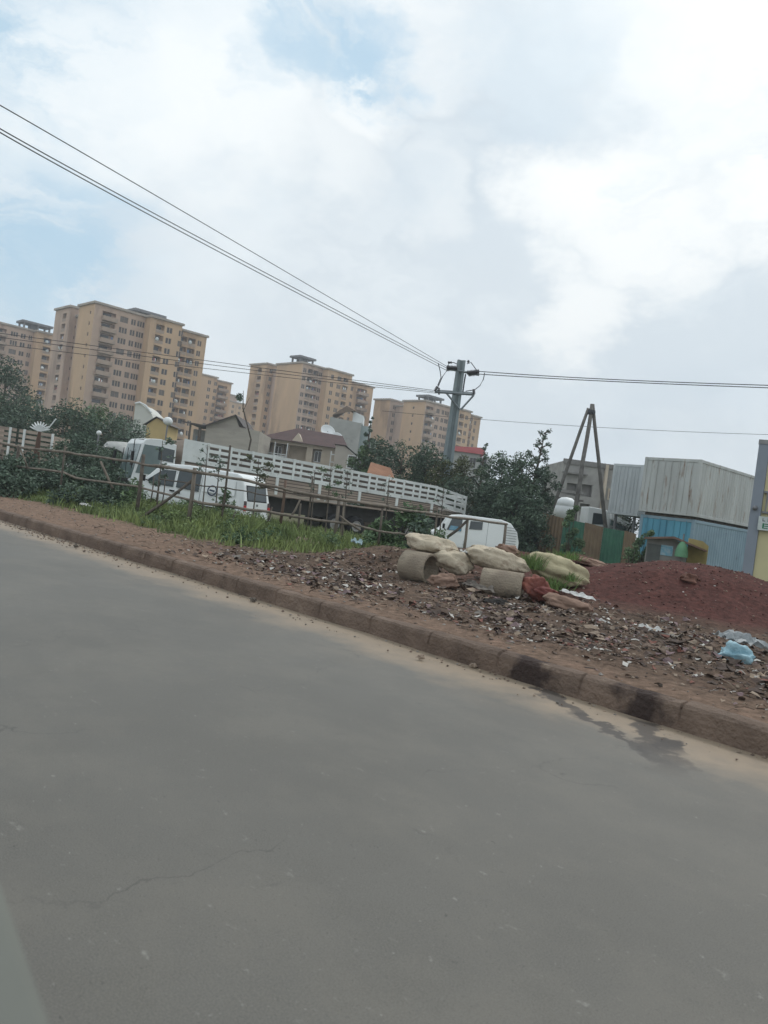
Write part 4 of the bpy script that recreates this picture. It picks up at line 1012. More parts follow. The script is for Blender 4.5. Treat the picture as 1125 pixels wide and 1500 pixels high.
mb = MB(); mb.add([(cf+.0-.02,.15,1.5),(cf-.02,Wt-.15,1.5),(cf+.26,Wt-.2,zc-.3),(cf+.26,.2,zc-.3),(cf-.04,.15,1.5),(cf-.04,Wt-.15,1.5),(cf+.24,Wt-.2,zc-.3),(cf+.24,.2,zc-.3)],[(4,5,6,7),(0,1,5,4),(1,2,6,5),(2,3,7,6),(3,0,4,7)]); part(mb, 'windscreen', GLASSL, cab)
mb = MB(); mb.tube([(cf-.08,.9,1.55),(cf+.05,1.3,zc-.5)], .015, 4); mb.tube([(cf-.08,1.7,1.55),(cf+.05,2.0,zc-.5)], .015, 4); part(mb, 'wiper', BLACK, cab)
mb = MB(); 
for k in range(4): mb.bb(cf-.06,cf-.025,.3,Wt-.3,.98+k*.11,1.04+k*.11)
part(mb, 'grille', BLACK, cab)
mb = MB(); mb.bb(cf-.12,cf+.35,.0,Wt,.42,.82); part(mb, 'bumper', WHITE, tr, bevel=.04)
for y in (.28, Wt-.28): mb = MB(); mb.bb(cf-.15,cf-.122,y-.2,y+.2,.56,.74); part(mb, 'headlight', mat('headlamp_glass',(.5,.52,.52),None,4,.2), tr)
mb = MB(); mb.tube([(cf+.3,0,zc-.1),(cf-.15,-.22,zc-.15),(cf-.15,-.22,1.9)], .02, 5); mb.box((cf-.17,-.22,2.35),(.07,.26,.6)); part(mb, 'wing_mirror', BLACK, cab)
mb = MB(); mb.box((cf-.17,Wt+.2,2.35),(.07,.26,.6)); mb.tube([(cf+.3,Wt,zc-.1),(cf-.15,Wt+.2,zc-.15)], .02, 5); part(mb, 'wing_mirror', BLACK, cab)
mb = MB(); mb.bb(cf+.45,cf+.62,-.006,.018,1.2,1.28); part(mb, 'door_handle', BLACK, cab)
tr.rotation_euler = (0,0,yawT)

# van 2: right, behind sacks
Y2 = 37.0
q0 = at(756,790,Y2); q1 = at(642,775,Y2)
L2 = (q0.x-q1.x)
v2 = thing('parked_van', 'white panel van with rounded back seen side on behind the heap of sacks', 'van', (q1.x, Y2, -.2), R(0))
z2t = at(700,757,Y2).z+.2
prof = [(0.0,.35),(-.35,.55),(-.35,.95),(.05,1.15),(.35,1.72),(.60,z2t-.06),(1.0,z2t),(L2-.9,z2t),(L2-.45,z2t-.12),(L2-.12,z2t-.5),(L2,z2t-.95),(L2,.38)]
panel, fn = van_body(v2, prof, 1.7, .12)
panel('window', [(.32,1.12),(.52,1.68),(1.0,1.74),(1.0,1.12)], -1, GLASS); 
panel('blue_sticker', [(.42,1.14),(.5,1.34),(.98,1.32),(.98,1.12)], -1, mat('blue_film',(.06,.22,.34),(.2,.35,.45),9,.5), out=.018)
panel('window', [(1.35,1.28),(1.38,1.66),(1.95,1.68),(1.95,1.32)], -1, GLASS)
panel('window', [(.32,1.12),(.52,1.68),(1.0,1.74),(1.0,1.12)], 1, GLASS)
for k in range(7): panel('louvre', [(L2-.62,.85+k*.12),(L2-.62,.87+k*.12),(L2-.14,.87+k*.12),(L2-.14,.85+k*.12)], -1, METAL, th=.01)
panel('door_seam', [(1.15,.5),(1.15,1.78),(1.165,1.78),(1.165,.5)], -1, METAL, th=.004); panel('door_seam', [(2.2,.5),(2.2,1.78),(2.215,1.78),(2.215,.5)], -1, METAL, th=.004)
mb = MB(); mb.tube([(.28,-.88,1.1),(.15,-1.02,1.2)], .02, 5); mb.box((.15,-1.05,1.28),(.1,.14,.22)); part(mb, 'wing_mirror', BLACK, v2)
for x in (.45, L2-.75):
    for y in (-.76,.76): wheel(v2, x, y, .32, .32, .2)

# white truck cab behind corrugated fence
Y3 = 50
q0 = at(857,790,Y3); v3 = thing('parked_lorry', 'white lorry cab with dark side window showing above the corrugated fence', 'lorry', (q0.x,Y3,-.1))
def vx(px, py): q = at(px, py, Y3); return q.x-q0.x, q.z+.1
xa,za = vx(857,742); xb,zb = vx(880,744); xc,zc_ = vx(893,752); xd,zd = vx(914,770)
mb = MB(); mb.prism([(xa,.5),(xd+.3,.5),(xd,zd-.1),(xc+.1,zd+.1),(xc,zc_),(xb,za-.05),(xa,za)], -1.0, 1.0); cab = part(mb, 'cab', WHITE, v3, bevel=.05)
x0,z0 = vx(863,752); x1,z1 = vx(879,766); mb = MB(); mb.prism([(x0,z1-.15),(x1,z1-.1),(x1-.05,z0+.05),(x0,z0+.05)], -1.012, -1.002); part(mb, 'side_window', GLASS, cab)
mb = MB(); x2_,z2_ = vx(886,752); x3_,z3_ = vx(912,764); mb.prism([(x2_,z2_-.35),(x3_,z3_-.35),(x3_+.1,z3_-.1),(x2_,z2_)], -1.5, -1.1); part(mb, 'visor', WHITE, v3, bevel=.03)
mb = MB(); mb.prism([(x2_+.1,z2_-.7),(x3_-.1,z3_-.6),(x3_-.1,z3_-.38),(x2_+.1,z2_-.38)], -1.3, -1.05); part(mb, 'windscreen', GLASSL, v3)
for x in (xa+.6, xd-.5):
    for y in (-.9,.9): wheel(v3, x, y, .45, .45, .28)
# white tank
q0 = at(828,748,52); mb = MB(); mb.lathe([(.001,1.5),(.35,1.45),(.62,1.25),(.7,.95),(.66,.9),(.72,.85),(.72,0),(.001,0)], (0,0,0), 20)
tk = thing('water_tank', 'small domed white water tank behind the corrugated fence, below the tripod', 'water tank', (q0.x,q0.y,0)); mb.v = [(a_,b_,c_+q0.z-.6) for a_,b_,c_ in mb.v]; part(mb, 'tank', WHITE, tk, True)
mb = MB()
for sx_ in (-.5,.5):
    for sy_ in (-.5,.5): mb.tube([(sx_,sy_,-.1),(sx_,sy_,q0.z-.603)], .05, 5)
part(mb, 'stand', METAL, tk)

# left truck with slatted body
YL = 42
def lx(px, py): q = at(px, py, YL); return q.x, q.z
a0 = lx(-25,620); a1 = lx(78,636); 
lt = thing('slatted_lorry', 'old lorry with cream slatted cargo sides at the far left behind the shrubs', 'lorry', (a0[0],YL,-.1))
LL = a1[0]-a0[0]; ztl = a0[1]+.1; ztr = a1[1]+.1
def tl(x): return ztl+(ztr-ztl)*x/LL
mb = MB()
for k in range(6):
    for (x0,x1) in ((0,LL*.48),(LL*.52,LL)):
        d = k*.27; vs = []
        for x in (x0,x1):
            vs += [(x,0,tl(x)-d-.17),(x,0,tl(x)-d),(x,.04,tl(x)-d-.17),(x,.04,tl(x)-d)]
        mb.add(vs, [(0,4,5,1),(2,3,7,6),(0,2,6,4),(1,5,7,3),(0,1,3,2),(4,6,7,5)])
part(mb, 'slatted_side', BEIGE, lt)
for x in span(0, LL, 5): mb = MB(); mb.bb(x-.06,x+.06,-.06,-.003,.9,tl(x)+.02); part(mb, 'stake_post', WHITED, lt)
mb = MB(); mb.bb(0,LL,.05,2.3,.85,1.1); mb.bb(0,.05,.05,2.3,1.1,ztl-.1); mb.bb(LL-.05,LL,.05,2.3,1.1,ztr-.1); part(mb, 'bed', BEIGE, lt)
mb = MB(); mb.prism([(LL+.1,.5),(LL+1.0,.5),(LL+1.05,1.1),(LL+.85,1.7),(LL+.45,2.0),(LL+.1,2.0)], .1, 2.2); part(mb, 'cab', WHITED, lt, bevel=.12)
mb = MB(); mb.prism([(LL+.3,1.35),(LL+.75,1.35),(LL+.6,1.8),(LL+.3,1.85)], .085, .097); part(mb, 'door_window', GLASS, lt)
for x in (1,2.2,LL+.5):
    for y in (.25,2.05): wheel(lt, x, y, .48, .48, .3)
# fan ornament
p = at(57,640,40); r = thing('fan_ornament', 'white fan of upright blades on a brown post in front of the cream slatted lorry', 'ornament', (p.x,p.y,-.1))
mb = MB(); zc2 = at(57,632,40).z+.1
for k in range(9):
    t = R(20+k*17.5); L = .55; mb.tube([(0,0,zc2),(L*.6*math.cos(t),-.03*k*.2,zc2+L*.6*math.sin(t)),(L*math.cos(t),0,zc2+L*math.sin(t)*.95)], [.02,.05,.02], 5)
mb.tube([(.05,0,zc2),(.45,0,zc2+.25),(.75,0,zc2+.75)], .03, 5); part(mb, 'blades', WHITE, r)
mb = MB(); mb.tube([(0,0,0),(0,0,zc2*.5),(0,0,zc2)], [.22,.18,.08], 7); part(mb, 'post', mat('brown_post',(.12,.07,.05)), r)
# white awning sheet & globe lamps
p = at(172,648,46); 
mb = MB(); x0 = at(150,647,46); x1 = at(192,664,46)
n = 8; vs = []
for i in range(n+1):
    t = i/n; q = x0.lerp(x1,t)
    for j in range(4): vs.append((q.x, q.y+j*.8, q.z+.25*math.sin(t*math.pi)+.05*j - (.35 if j == 0 else 0)))
mb.add(vs, [(i*4+j, i*4+j+1, (i+1)*4+j+1, (i+1)*4+j) for i in range(n) for j in range(3)])
r = thing('awning', 'white sheet awning on thin poles left of the truck cab', 'awning', (0,0,0)); part(mb, 'sheet', mat('dusty_sheet',(.42,.43,.41),(.34,.34,.33)), r, True)
sm_ = r.children[0].modifiers.new('s','SOLIDIFY'); sm_.thickness = .03
for t in (.1,.5,.9):
    q = x0.lerp(x1,t); mb = MB(); mb.tube([(q.x,q.y+.3,-.2),(q.x,q.y+.3,q.z)], .03, 5); part(mb, 'pole', METAL, r)
for (px, py, Y, rad, lb) in ((246,617,50,.30,'white ball lamp on a pole rising over the truck cab roof'),(145,634,44,.14,'small white ball lamp among the dark trees left of the truck')):
    p = at(px,py,Y); r = thing('ball_lamp', lb, 'lamp', (p.x,p.y,-.2), 0, 'white ball lamps'); mb = MB(); mb.blob((0,0,p.z+.2), (rad,rad,rad*.9), 1, .0); part(mb, 'globe', WHITE, r, True)
    mb = MB(); mb.tube([(0,0,0),(0,0,p.z+.22-rad*.9)], .05, 6); part(mb, 'pole', METAL, r)
# orange tin hut
q = at(545,690,46.5); r = thing('tin_hut', 'small hut with a rusty orange tin roof in front of the dark trees', 'hut', (q.x,q.y,-.2))
def ox(px, py): k = at(px, py, 46.5); return k.x-q.x, k.z+.2
x0,z0 = ox(538,690); x1,z1 = ox(582,688); xm,zm = ox(572,683)
mb = MB(); mb.add([(x0,-.8,z0-.25),(x1,-.8,z0-.45),(x1-.4,1.8,z0+.45),(x0+.1,1.8,z0+.65)], [(0,1,2,3)]); mb.add([(x0,-.8,z0-.31),(x1,-.8,z0-.51),(x1-.4,1.8,z0+.39),(x0+.1,1.8,z0+.59)], [(3,2,1,0)])
part(mb, 'roof', mat('orange_rust_tin',(.30,.15,.085),(.22,.105,.06),2,.8), r)
prect('wall', mat('old_board_wall',(.18,.14,.11)), r, x0+.15,x1-.5,-.5,1.6,0,z0-.52)
x,z = ox(571,694); mb = MB(); mb.tube([(x,-.9,0),(x,-.9,z0-.1)], .06, 6); part(mb, 'post', CREAM, r)

# ------------------------------------------------------------------ foliage
def leaves(mb, clumps, n, size, rnd, drop=.3, shell=.55):
    wts = [c[1][0]*c[1][1]*c[1][2] for c in clumps]; tot = sum(w**.7 for w in wts)
    for (c, rad), w in zip(clumps, wts):
        k = int(n*(w**.7)/tot)
        for _ in range(k):
            d = Vector((rnd.gauss(0,1), rnd.gauss(0,1), rnd.gauss(0,1))).normalized(); rr = rnd.random()**shell
            p = Vector((c[0]+d.x*rad[0]*rr, c[1]+d.y*rad[1]*rr, c[2]+d.z*rad[2]*rr))
            if noise.noise(p*(1.1/max(.4,rad[0]))+Vector((5,5,5))) < -.30: continue
            u = Vector((rnd.gauss(0,1), rnd.gauss(0,1), rnd.gauss(0,.6))).normalized(); v = u.cross(Vector((rnd.gauss(0,1),rnd.gauss(0,1),rnd.gauss(0,1)))).normalized()
            s = size*rnd.uniform(.6,1.4); a_, b_ = u*s, v*s*.45
            mb.add([p-a_*.5, p-b_*.5, p+a_*.5-Vector((0,0,drop*s*.3)), p+b_*.5], [(0,1,2,3)])
def tree(name, label, base, h, spread, m_, nleaf, lsize, seed, cat='tree', group=None, shape='round', low=.15, lean=(0,0), nclump=16):
    rnd = random.Random(seed); r = thing(name, label, cat, base, 0, group)
    tr_ = MB(); topx, topy = lean
    trunk = [Vector((topx*t*t, topy*t*t, h*.9*t)) for t in (0,.2,.4,.6,.8,1)]
    tr_.tube(trunk, [h*.022,h*.019,h*.016,h*.012,h*.008,h*.003], 8)
    cl = []
    for i in range(nclump):
        t = low+(1-low)*(i+.5)/nclump; ang = i*2.4+rnd.uniform(-.4,.4)
        if shape == 'cone': w = spread*(1.05-t)*rnd.uniform(.6,1.1); sz = spread*(.30*(1.15-t)+.05)
        elif shape == 'feather': w = spread*(.85-.7*t)*rnd.uniform(.3,1.1); sz = spread*(.20*(1.2-t)+.03)
        else: w = spread*math.sqrt(max(.05,1-((t-.5)/.55)**2))*rnd.uniform(.25,.85); sz = spread*rnd.uniform(.30,.5)
        c = Vector((topx*t*t+w*math.cos(ang), topy*t*t+w*math.sin(ang), h*t*.97))
        ti = Vector((topx*t*t, topy*t*t, max(.1,h*t*.97-w*.6)))
        tr_.tube([ti, ti.lerp(c,.5)+Vector((0,0,w*.08)), c], [h*.008,h*.005,h*.002], 5, False)
        cl.append((c, (sz, sz, sz*(.8 if shape != 'feather' else 1.1))))
    part(tr_, 'trunk', BARK, r, True)
    cm = MB(); leaves(cm, cl, nleaf, lsize, rnd); part(cm, 'crown', m_, r)
    return r
def put_tree(px, top_y, Y, spread, m_, nleaf, lsize, seed, label, **k):
    nleaf = int(nleaf*2.0); lsize *= .8
    q = at(px, top_y, Y); return tree(k.pop('name','tree'), label, (q.x,q.y,-.15), q.z+.15, spread, m_, nleaf, lsize, seed, **k)
G1 = 'dark trees behind the truck'
put_tree(545,604,62,1.3,LEAFG,2600,.26,21,'slim pale green conifer like tree beside the pale grey flat roofed house', group=G1, shape='cone', nclump=22)
put_tree(536,655,54,1.2,LEAFM,2600,.22,22,'round mid green tree right of the villa annex', group=G1)
put_tree(560,650,54,2.2,LEAFD,4200,.24,23,'dark bushy tree behind the hut with the orange tin roof', group=G1)
put_tree(592,650,52,2.3,LEAFD,4200,.24,24,'dark bushy tree left of the utility pole foot, right of the orange roof', group=G1)
put_tree(628,657,50,2.1,LEAFD,4200,.22,25,'broad dark tree directly left of the utility pole', group=G1)
put_tree(652,676,49,1.7,LEAFO,3200,.2,26,'olive tinted bushy tree wrapping the foot of the utility pole', group=G1)
put_tree(683,672,49,1.7,LEAFO,3000,.2,27,'olive bush like tree just right of the utility pole foot', group=G1)
put_tree(712,644,50,1.5,LEAFG,2800,.2,28,'pointed grey green conifer in front of the pink roofed building', group=G1, shape='cone', nclump=22)
put_tree(738,672,46,2.1,LEAFD,4400,.22,29,'dark round tree between the pointed conifer and the tallest feathery tree', group=G1)
put_tree(790,622,44,2.1,LEAFG,4600,.17,30,'tallest feathery tree with a ragged pointed top left of the tripod', group=G1, shape='feather', nclump=40, lean=(.35,0))
put_tree(768,668,43,1.8,LEAFD,4200,.2,31,'dark tree under the left side of the tallest feathery tree', group=G1)
put_tree(802,690,44,1.3,LEAFD,3000,.18,32,'dark low tree under the right side of the tallest feathery tree', group=G1)
put_tree(722,712,46.5,1.8,LEAFD,3600,.2,33,'low dark tree above the white panel van roof', group=G1, low=.05)
put_tree(760,718,42,1.7,LEAFD,3600,.2,34,'low dark tree right of the white panel van', group=G1, low=.02)
put_tree(785,730,41.5,1.3,LEAFD,2600,.2,341,'low dark tree against the dark green end of the corrugated fence', group=G1, low=.02)
put_tree(672,700,47.5,1.6,LEAFD,3000,.2,35,'low dark tree over the tail of the long truck', group=G1, low=.05)
G2 = 'dark trees at the left'
put_tree(12,535,75,4.0,LEAFD,5200,.34,40,'tall dark tree at the left edge in front of the leftmost tower', group=G2)
put_tree(48,592,66,3.2,LEAFD,4600,.30,41,'dark tree right of the tall one at the left edge', group=G2)
put_tree(-12,575,60,3.0,LEAFD,3600,.30,42,'dark tree cut by the left edge above the cream slatted lorry', group=G2)
put_tree(112,598,58,2.9,LEAFD,5200,.27,43,'large dark tree in front of the foot of the tallest tower', group=G2)
put_tree(150,602,62,3.0,LEAFM,5000,.27,44,'greener tree right of the large dark tree, below the tallest tower', group=G2)
put_tree(183,612,60,2.4,LEAFG,3800,.25,45,'grey green tree left of the yellow gable', group=G2)
put_tree(128,640,40,1.8,LEAFD,4200,.18,46,'dark low tree behind the fence, right of the cream slatted lorry', group=G2, low=.02)
put_tree(100,648,38,1.1,LEAFD,2600,.16,47,'narrow dark tree beside the cab of the cream slatted lorry', group=G2, low=.02)
put_tree(168,662,37,1.3,LEAFD,3000,.16,48,'dark bushy tree under the white sheet awning', group=G2, low=.02)
put_tree(385,667,84,1.4,LEAFM,1600,.24,49,'small round tree in front of the villa ground floor')
put_tree(250,655,66,1.6,LEAFO,1500,.22,490,'olive tree behind the roof of the truck cab')
# creepers / shrubs
def shrub(label, px, top_y, Y, w, m_, n, ls, seed, cat='shrub', name='shrub', group=None, zb=None, dy=.6, fork=5):
    rnd = random.Random(seed); q = at(px, top_y, Y); z0 = hz(q.x, q.y) if zb is None else zb; h = q.z-z0
    r = thing(name, label, cat, (q.x,q.y,z0), 0, group); cl = []; st = MB()
    for i in range(9):
        t = (i+.5)/9; c = Vector((rnd.uniform(-w,w)*(.9-.5*t), rnd.uniform(-dy,dy)*(1-.5*t), h*(.12+.8*t))); s = w*rnd.uniform(.35,.55)*(1.1-.45*t); cl.append((c,(s,s,s*.9)))
        st.tube([(0,0,0),(c.x*.4,c.y*.4,c.z*.5),tuple(c)], [.025,.018,.008], 5, False)
    part(st, 'stems', BARK, r); mb = MB(); leaves(mb, cl, n, ls, rnd); part(mb, 'foliage', m_, r); return r
shrub('broad leafed shrub growing through the pole fence in front of the truck tail', 592,735,25.5,1.05,LEAFM,2600,.16,50, zb=0.1)
shrub('pale leafed shrub on the right flank of the broad leafed shrub', 622,752,25,.6,LEAFG,1100,.13,51, zb=0.15)
shrub('dense creeper climbing the corrugated fence below the tripod', 842,732,39.5,.62,LEAFM,4200,.12,52, cat='creeper', name='creeper')
shrub('leafy bush at the right end of the corrugated fence beside the blue container', 944,770,36.0,.62,LEAFM,3600,.12,53)
put_tree(925,744,49,1.5,LEAFD,2600,.2,342,'dark low tree added to cover the bright gap under the plain off white container', low=.02)  # added tree, covers the bright sky gap below the container
shrub('bush at the lower foot of the corrugated fence near the blue container', 928,795,35,.6,LEAFM,1300,.12,530)
shrub('small green bush in front of the minibus rear wheel', 328,712,24.5,.42,LEAFM,900,.10,54)
shrub('dark bush at the left edge behind the fence', 12,668,28,1.2,LEAFD,2200,.15,55)
shrub('dark bush left of the fence brace', 45,662,30,1.2,LEAFD,2200,.15,56)
shrub('heap of dark weeds on the verge below the left fence', 125,718,25.5,1.15,LEAFD,2200,.13,57, dy=.5)
shrub('dark weeds at the foot of the fence left of the minibus', 165,690,26.5,1.0,LEAFD,1800,.13,58)
shrub('low weeds in front of the truck bumper', 190,705,26,.8,LEAFM,1400,.12,59)
shrub('low green weeds under the minibus door', 250,752,22.5,.9,LEAFB,1200,.11,60)
shrub('green weed clump right of the sacks heap fence end', 640,775,23,.5,LEAFM,700,.10,61, zb=.4)
shrub('dark bush between the cream slatted lorry and the dark trees', 72,672,33,1.2,LEAFD,2400,.15,62)
shrub('spreading dark undergrowth behind the left fence', 105,685,30,1.3,LEAFD,2600,.15,63)
shrub('dark undergrowth in front of the truck cab', 150,690,31,1.1,LEAFD,2200,.15,64)
shrub('dark undergrowth at the far left verge', 25,700,27,1.3,LEAFD,2400,.14,65)
# sapling thin plants in front of truck
def sapling(label, px, y0, y1, Y, seed, m_=LEAFG, n=110, ls=.14, tilt=0, w=.22, top=.35):
    rnd = random.Random(seed); a_ = at(px, y1, Y); b_ = at(px+tilt, y0, Y); z0 = hz(a_.x,a_.y); r = thing('sapling', label, 'sapling', (a_.x,a_.y,z0), 0, 'thin saplings along the pole fence')
    h = b_.z-z0; dx = (b_.x-a_.x)*.5; mb = MB(); mb.tube([(0,0,0),(dx*.4,0,h*.5),(dx,0,h)], [.028,.02,.01], 5)
    cl = []
    for i in range(6):
        t = 1-top*(i/5); c = Vector((dx*t+rnd.uniform(-w,w), rnd.uniform(-w,w), h*t)); mb.tube([(dx*t,0,h*t-.15),tuple(c)], .007, 4, False); cl.append((c,(w*.6,w*.6,w*.4)))
    part(mb, 'stem', WOODD, r); mb = MB(); leaves(mb, cl, int(n*2.2), ls*.6, rnd, shell=.8); part(mb, 'leaves', m_, r)
sapling('leafy sapling in front of the truck cab door', 231,645,735,25,70, LEAFG, 260,.17, 3,.32,.6)
sapling('thin sapling between the truck sleeper window and the minibus roof', 300,652,720,25.5,71, n=60)
sapling('pale leafed sapling in front of the truck side, right of the minibus', 372,672,745,25,72, LEAFO, 220,.15,5,.35,.4)
sapling('wispy sapling over the minibus roof middle', 318,670,730,25.5,73, n=70, w=.3)
sapling('leafy sapling with a dark crown against the white slats', 478,682,770,25,74, LEAFM, 200,.13, 3,.3,.35)
sapling('bare thin sapling against the truck slats left of the broad leafed shrub', 504,690,770,25,75, n=30)
sapling('thin sapling before the truck slats, right of the minibus tail', 456,688,770,25.3,76, n=24)
sapling('thin sapling above the broad leafed shrub', 566,700,765,26,77, n=40)
sapling('pale thin sapling rising at the truck tail', 646,712,775,27,78, LEAFG, 60)
# tall bare stick with dark clump
a_ = at(363,665,62); b_ = at(353,570,62); r = thing('bare_sapling', 'tall bare stick like sapling with a dark clump near its tip, against the middle tower', 'tree', (a_.x,a_.y,-.1))
mb = MB(); h = b_.z; d = b_.x-a_.x; mb.tube([(0,0,0),(-.1,0,h*.3),(.1,0,h*.6),(d*.7,0,h*.85),(d+.2,0,h*1.0)], [.10,.09,.07,.05,.02], 6); mb.tube([(d*.7,0,h*.82),(d*.7+.4,0,h*.95)], [.03,.01], 4); part(mb, 'trunk', BARK, r)
c_ = at(351,582,62); mb = MB(); leaves(mb, [((c_.x-a_.x,0,c_.z+.1),(.3,.3,.35))], 160, .22, random.Random(4)); part(mb, 'crown', LEAFD, r)

# grass (countless blades)
rnd = random.Random(99); gmb = MB(); cnt = 0
def blade(x, y, z, h, w):
    t = rnd.uniform(0,6.28); dx, dy = math.cos(t)*w, math.sin(t)*w; lx_, ly_ = rnd.gauss(0,.3)*h, rnd.gauss(0,.3)*h
    gmb.add([(x-dx,y-dy,z-.01),(x+dx,y+dy,z-.01),(x+dx*.5+lx_*.5,y+dy*.5+ly_*.5,z+h*.65),(x+lx_,y+ly_,z+h),(x-dx*.5+lx_*.5,y-dy*.5+ly_*.5,z+h*.65)],[(0,1,2,3,4)])
while cnt < 78000:
    a_ = rnd.uniform(13.5, 42); b_ = rnd.triangular(2.4, 20, 4)
    n1 = fbm(*W(a_,b_).xy, .7, 21)
    dens = sm(b_, 2.7+n1*1.6, 3.6+n1*1.6)*sm(a_, 14-max(0,b_-6)*.4, 16-max(0,b_-6)*.4+n1*2)
    cl_ = fbm(*W(a_,b_).xy, 1.6, 51)
    if rnd.random() > dens*(.55+1.2*cl_): cnt += .2; continue
    p = W(a_, b_); h = rnd.uniform(.05,.26)*(.9+2.6*max(0,cl_)); blade(p.x, p.y, hz(p.x,p.y), h, .012+.02*rnd.random()); cnt += 1
solo(gmb, 'grass', GRASS, 'green grass and weeds covering the verge along the pole fence', 'grass', kind='stuff')
wm = MB(); cl = []
for _ in range(230):
    a_ = rnd.uniform(15.5, 36); b_ = rnd.uniform(3.0, 8); n1 = fbm(*W(a_,b_).xy, .7, 21)
    if b_ < 3.3+n1*1.6: continue
    p = W(a_, b_); cl.append((Vector((p.x,p.y,hz(p.x,p.y)+.12)), (rnd.uniform(.15,.45),rnd.uniform(.15,.45),rnd.uniform(.08,.36))))
leaves(wm, cl, 16000, .07, rnd); solo(wm, 'ground_cover', LEAFB, 'broad leaved green weeds spreading through the verge grass', 'weeds', kind='stuff')
wm = MB(); cl = []
for _ in range(90):
    a_ = rnd.uniform(15, 36); b_ = rnd.uniform(3.4, 9.5); p = W(a_, b_); hh_ = rnd.uniform(.15,.42)
    if fbm(p.x,p.y,.5,77) < 0: continue
    cl.append((Vector((p.x,p.y,hz(p.x,p.y)+hh_*.6)), (rnd.uniform(.15,.4),rnd.uniform(.15,.4),hh_)))
leaves(wm, cl, 9000, .085, rnd); solo(wm, 'tall_weeds', LEAFM, 'taller dark green weeds in patches along the pole fence', 'weeds', kind='stuff')
def tuft(label, px, py, Y, h, n, spread, seed, m_=GRASS):
    r2 = random.Random(seed); q = at(px, py, Y); mb = MB()
    for _ in range(n):
        x, y = r2.gauss(0,spread*.5), r2.gauss(0,spread*.35); t = r2.uniform(0,6.28); w = .006; lx_, ly_ = r2.gauss(0,.35)*h+x*.4, r2.gauss(0,.3)*h; hh_ = h*r2.uniform(.5,1.15)
        dx, dy = math.cos(t)*w, math.sin(t)*w
        mb.add([(q.x+x-dx,q.y+y-dy,q.z-.02),(q.x+x+dx,q.y+y+dy,q.z-.02),(q.x+x+lx_*.5+dx,q.y+y+ly_*.5,q.z+hh_*.6),(q.x+x+lx_,q.y+y+ly_,q.z+hh_),(q.x+x+lx_*.5-dx,q.y+y+ly_*.5,q.z+hh_*.6)],[(0,1,2,3,4)])
    return solo(mb, 'grass_tuft', m_, label, 'grass tuft', 'grass tufts sprouting from the sacks')
TUF = leafmat('fresh_grass', (.17,.26,.08), (.09,.15,.05), .3)
# ------------------------------------------------------------------ pole fence
fence = thing('pole_fence', 'rough fence of weathered wooden poles with two rails along the grass verge', 'fence', (0,0,0))
FY = [(-60,31.5),(0,29),(93,27),(300,22),(440,23),(606,25),(742,28.5),(760,29)]
def fy(px):
    for (a_,b_) in zip(FY[:-1],FY[1:]):
        if px <= b_[0]: t = (px-a_[0])/(b_[0]-a_[0]); return a_[1]+(b_[1]-a_[1])*t
    return FY[-1][1]
def rail(pts, r0, m_, wob=.02, name='rail', seed=0):
    P = [at(x,y,fy(x)) for x,y in pts]; out = []; 
    for i in range(len(P)-1):
        for k in range(6):
            q = P[i].lerp(P[i+1],k/6); s = seed+i*6+k; out.append(q+Vector((0,wob*noise.noise(Vector((s*.5,1,seed))),wob*1.6*noise.noise(Vector((s*.45,seed,7))))))
    out.append(P[-1]); mb = MB(); mb.tube(out, [r0*(1+.25*noise.noise(Vector((k*.5,seed,3))))*(1.05-.25*k/len(out)) for k in range(len(out))], 7); return part(mb, name, m_, fence, True)
rail([(-40,641),(35,656),(100,663),(170,673),(235,684)], .045, WOOD, seed=1)
rail([(225,682),(300,693),(380,708),(442,722)], .047, WOOD, seed=2)
rail([(430,720),(520,735),(600,748),(660,757),(743,768)], .048, WOOD, seed=3)
rail([(-40,673),(0,680),(93,692),(110,700),(200,713),(300,738)], .04, WOOD, seed=4)
rail([(290,736),(380,748),(440,758),(520,769),(560,779),(607,785)], .042, WOOD, seed=5)
rail([(235,702),(330,715),(400,727),(460,735),(560,748)], .018, WOODD, seed=6, wob=.04)
rail([(380,712),(440,726),(500,733),(640,748)], .022, WOODD, seed=7)
def post(px, y0, y1, r0, m_=WOOD, dxp=None, name='post', z_to=None):
    Y = fy(px)+.03; a_ = at(px,y0,Y); x1 = px-(y1-y0)*.12 if dxp is None else dxp; b_ = at(x1,y1,Y-.02)
    mb = MB(); mb.tube([a_+Vector((0,0,.05)), a_.lerp(b_,.5)+Vector((.015,0,0)), b_], [r0*.9,r0,r0*1.05], 7); part(mb, name, m_, fence, True)
post(210,668,770,.062,WOODD); post(285,688,765,.062); post(337,655,775,.032,WOODD); post(418,706,770,.045,mat('brown_post_wood',(.15,.10,.075))); post(458,700,785,.03,WOODD); post(497,728,790,.055); post(504,735,790,.03)
post(440,740,800,.035,WOODD); post(95,655,745,.035,WOODD); post(27,655,735,.05,WOODD); post(3,660,735,.07,WOODD)
post(640,752,800,.035); post(685,761,815,.05); post(741,768,815,.055); post(560,745,800,.04,WOODD)
post(28,655,690,.035,WOOD,dxp=42,name='brace'); post(147,678,716,.04,WOOD,dxp=165,name='brace'); post(283,705,760,.045,WOODD,dxp=205,name='brace'); post(440,733,760,.032,WOOD,dxp=424,name='brace')
post(684,765,787,.05,WOODD,dxp=655,name='brace'); post(497,758,777,.035,WOOD,dxp=528,name='brace'); post(345,752,790,.03,WOODD,dxp=325,name='brace'); post(398,745,765,.03,WOODD,dxp=392,name='brace')
post(225,700,735,.02,WOODD); post(233,698,735,.018,WOODD); post(242,700,738,.018,WOODD)

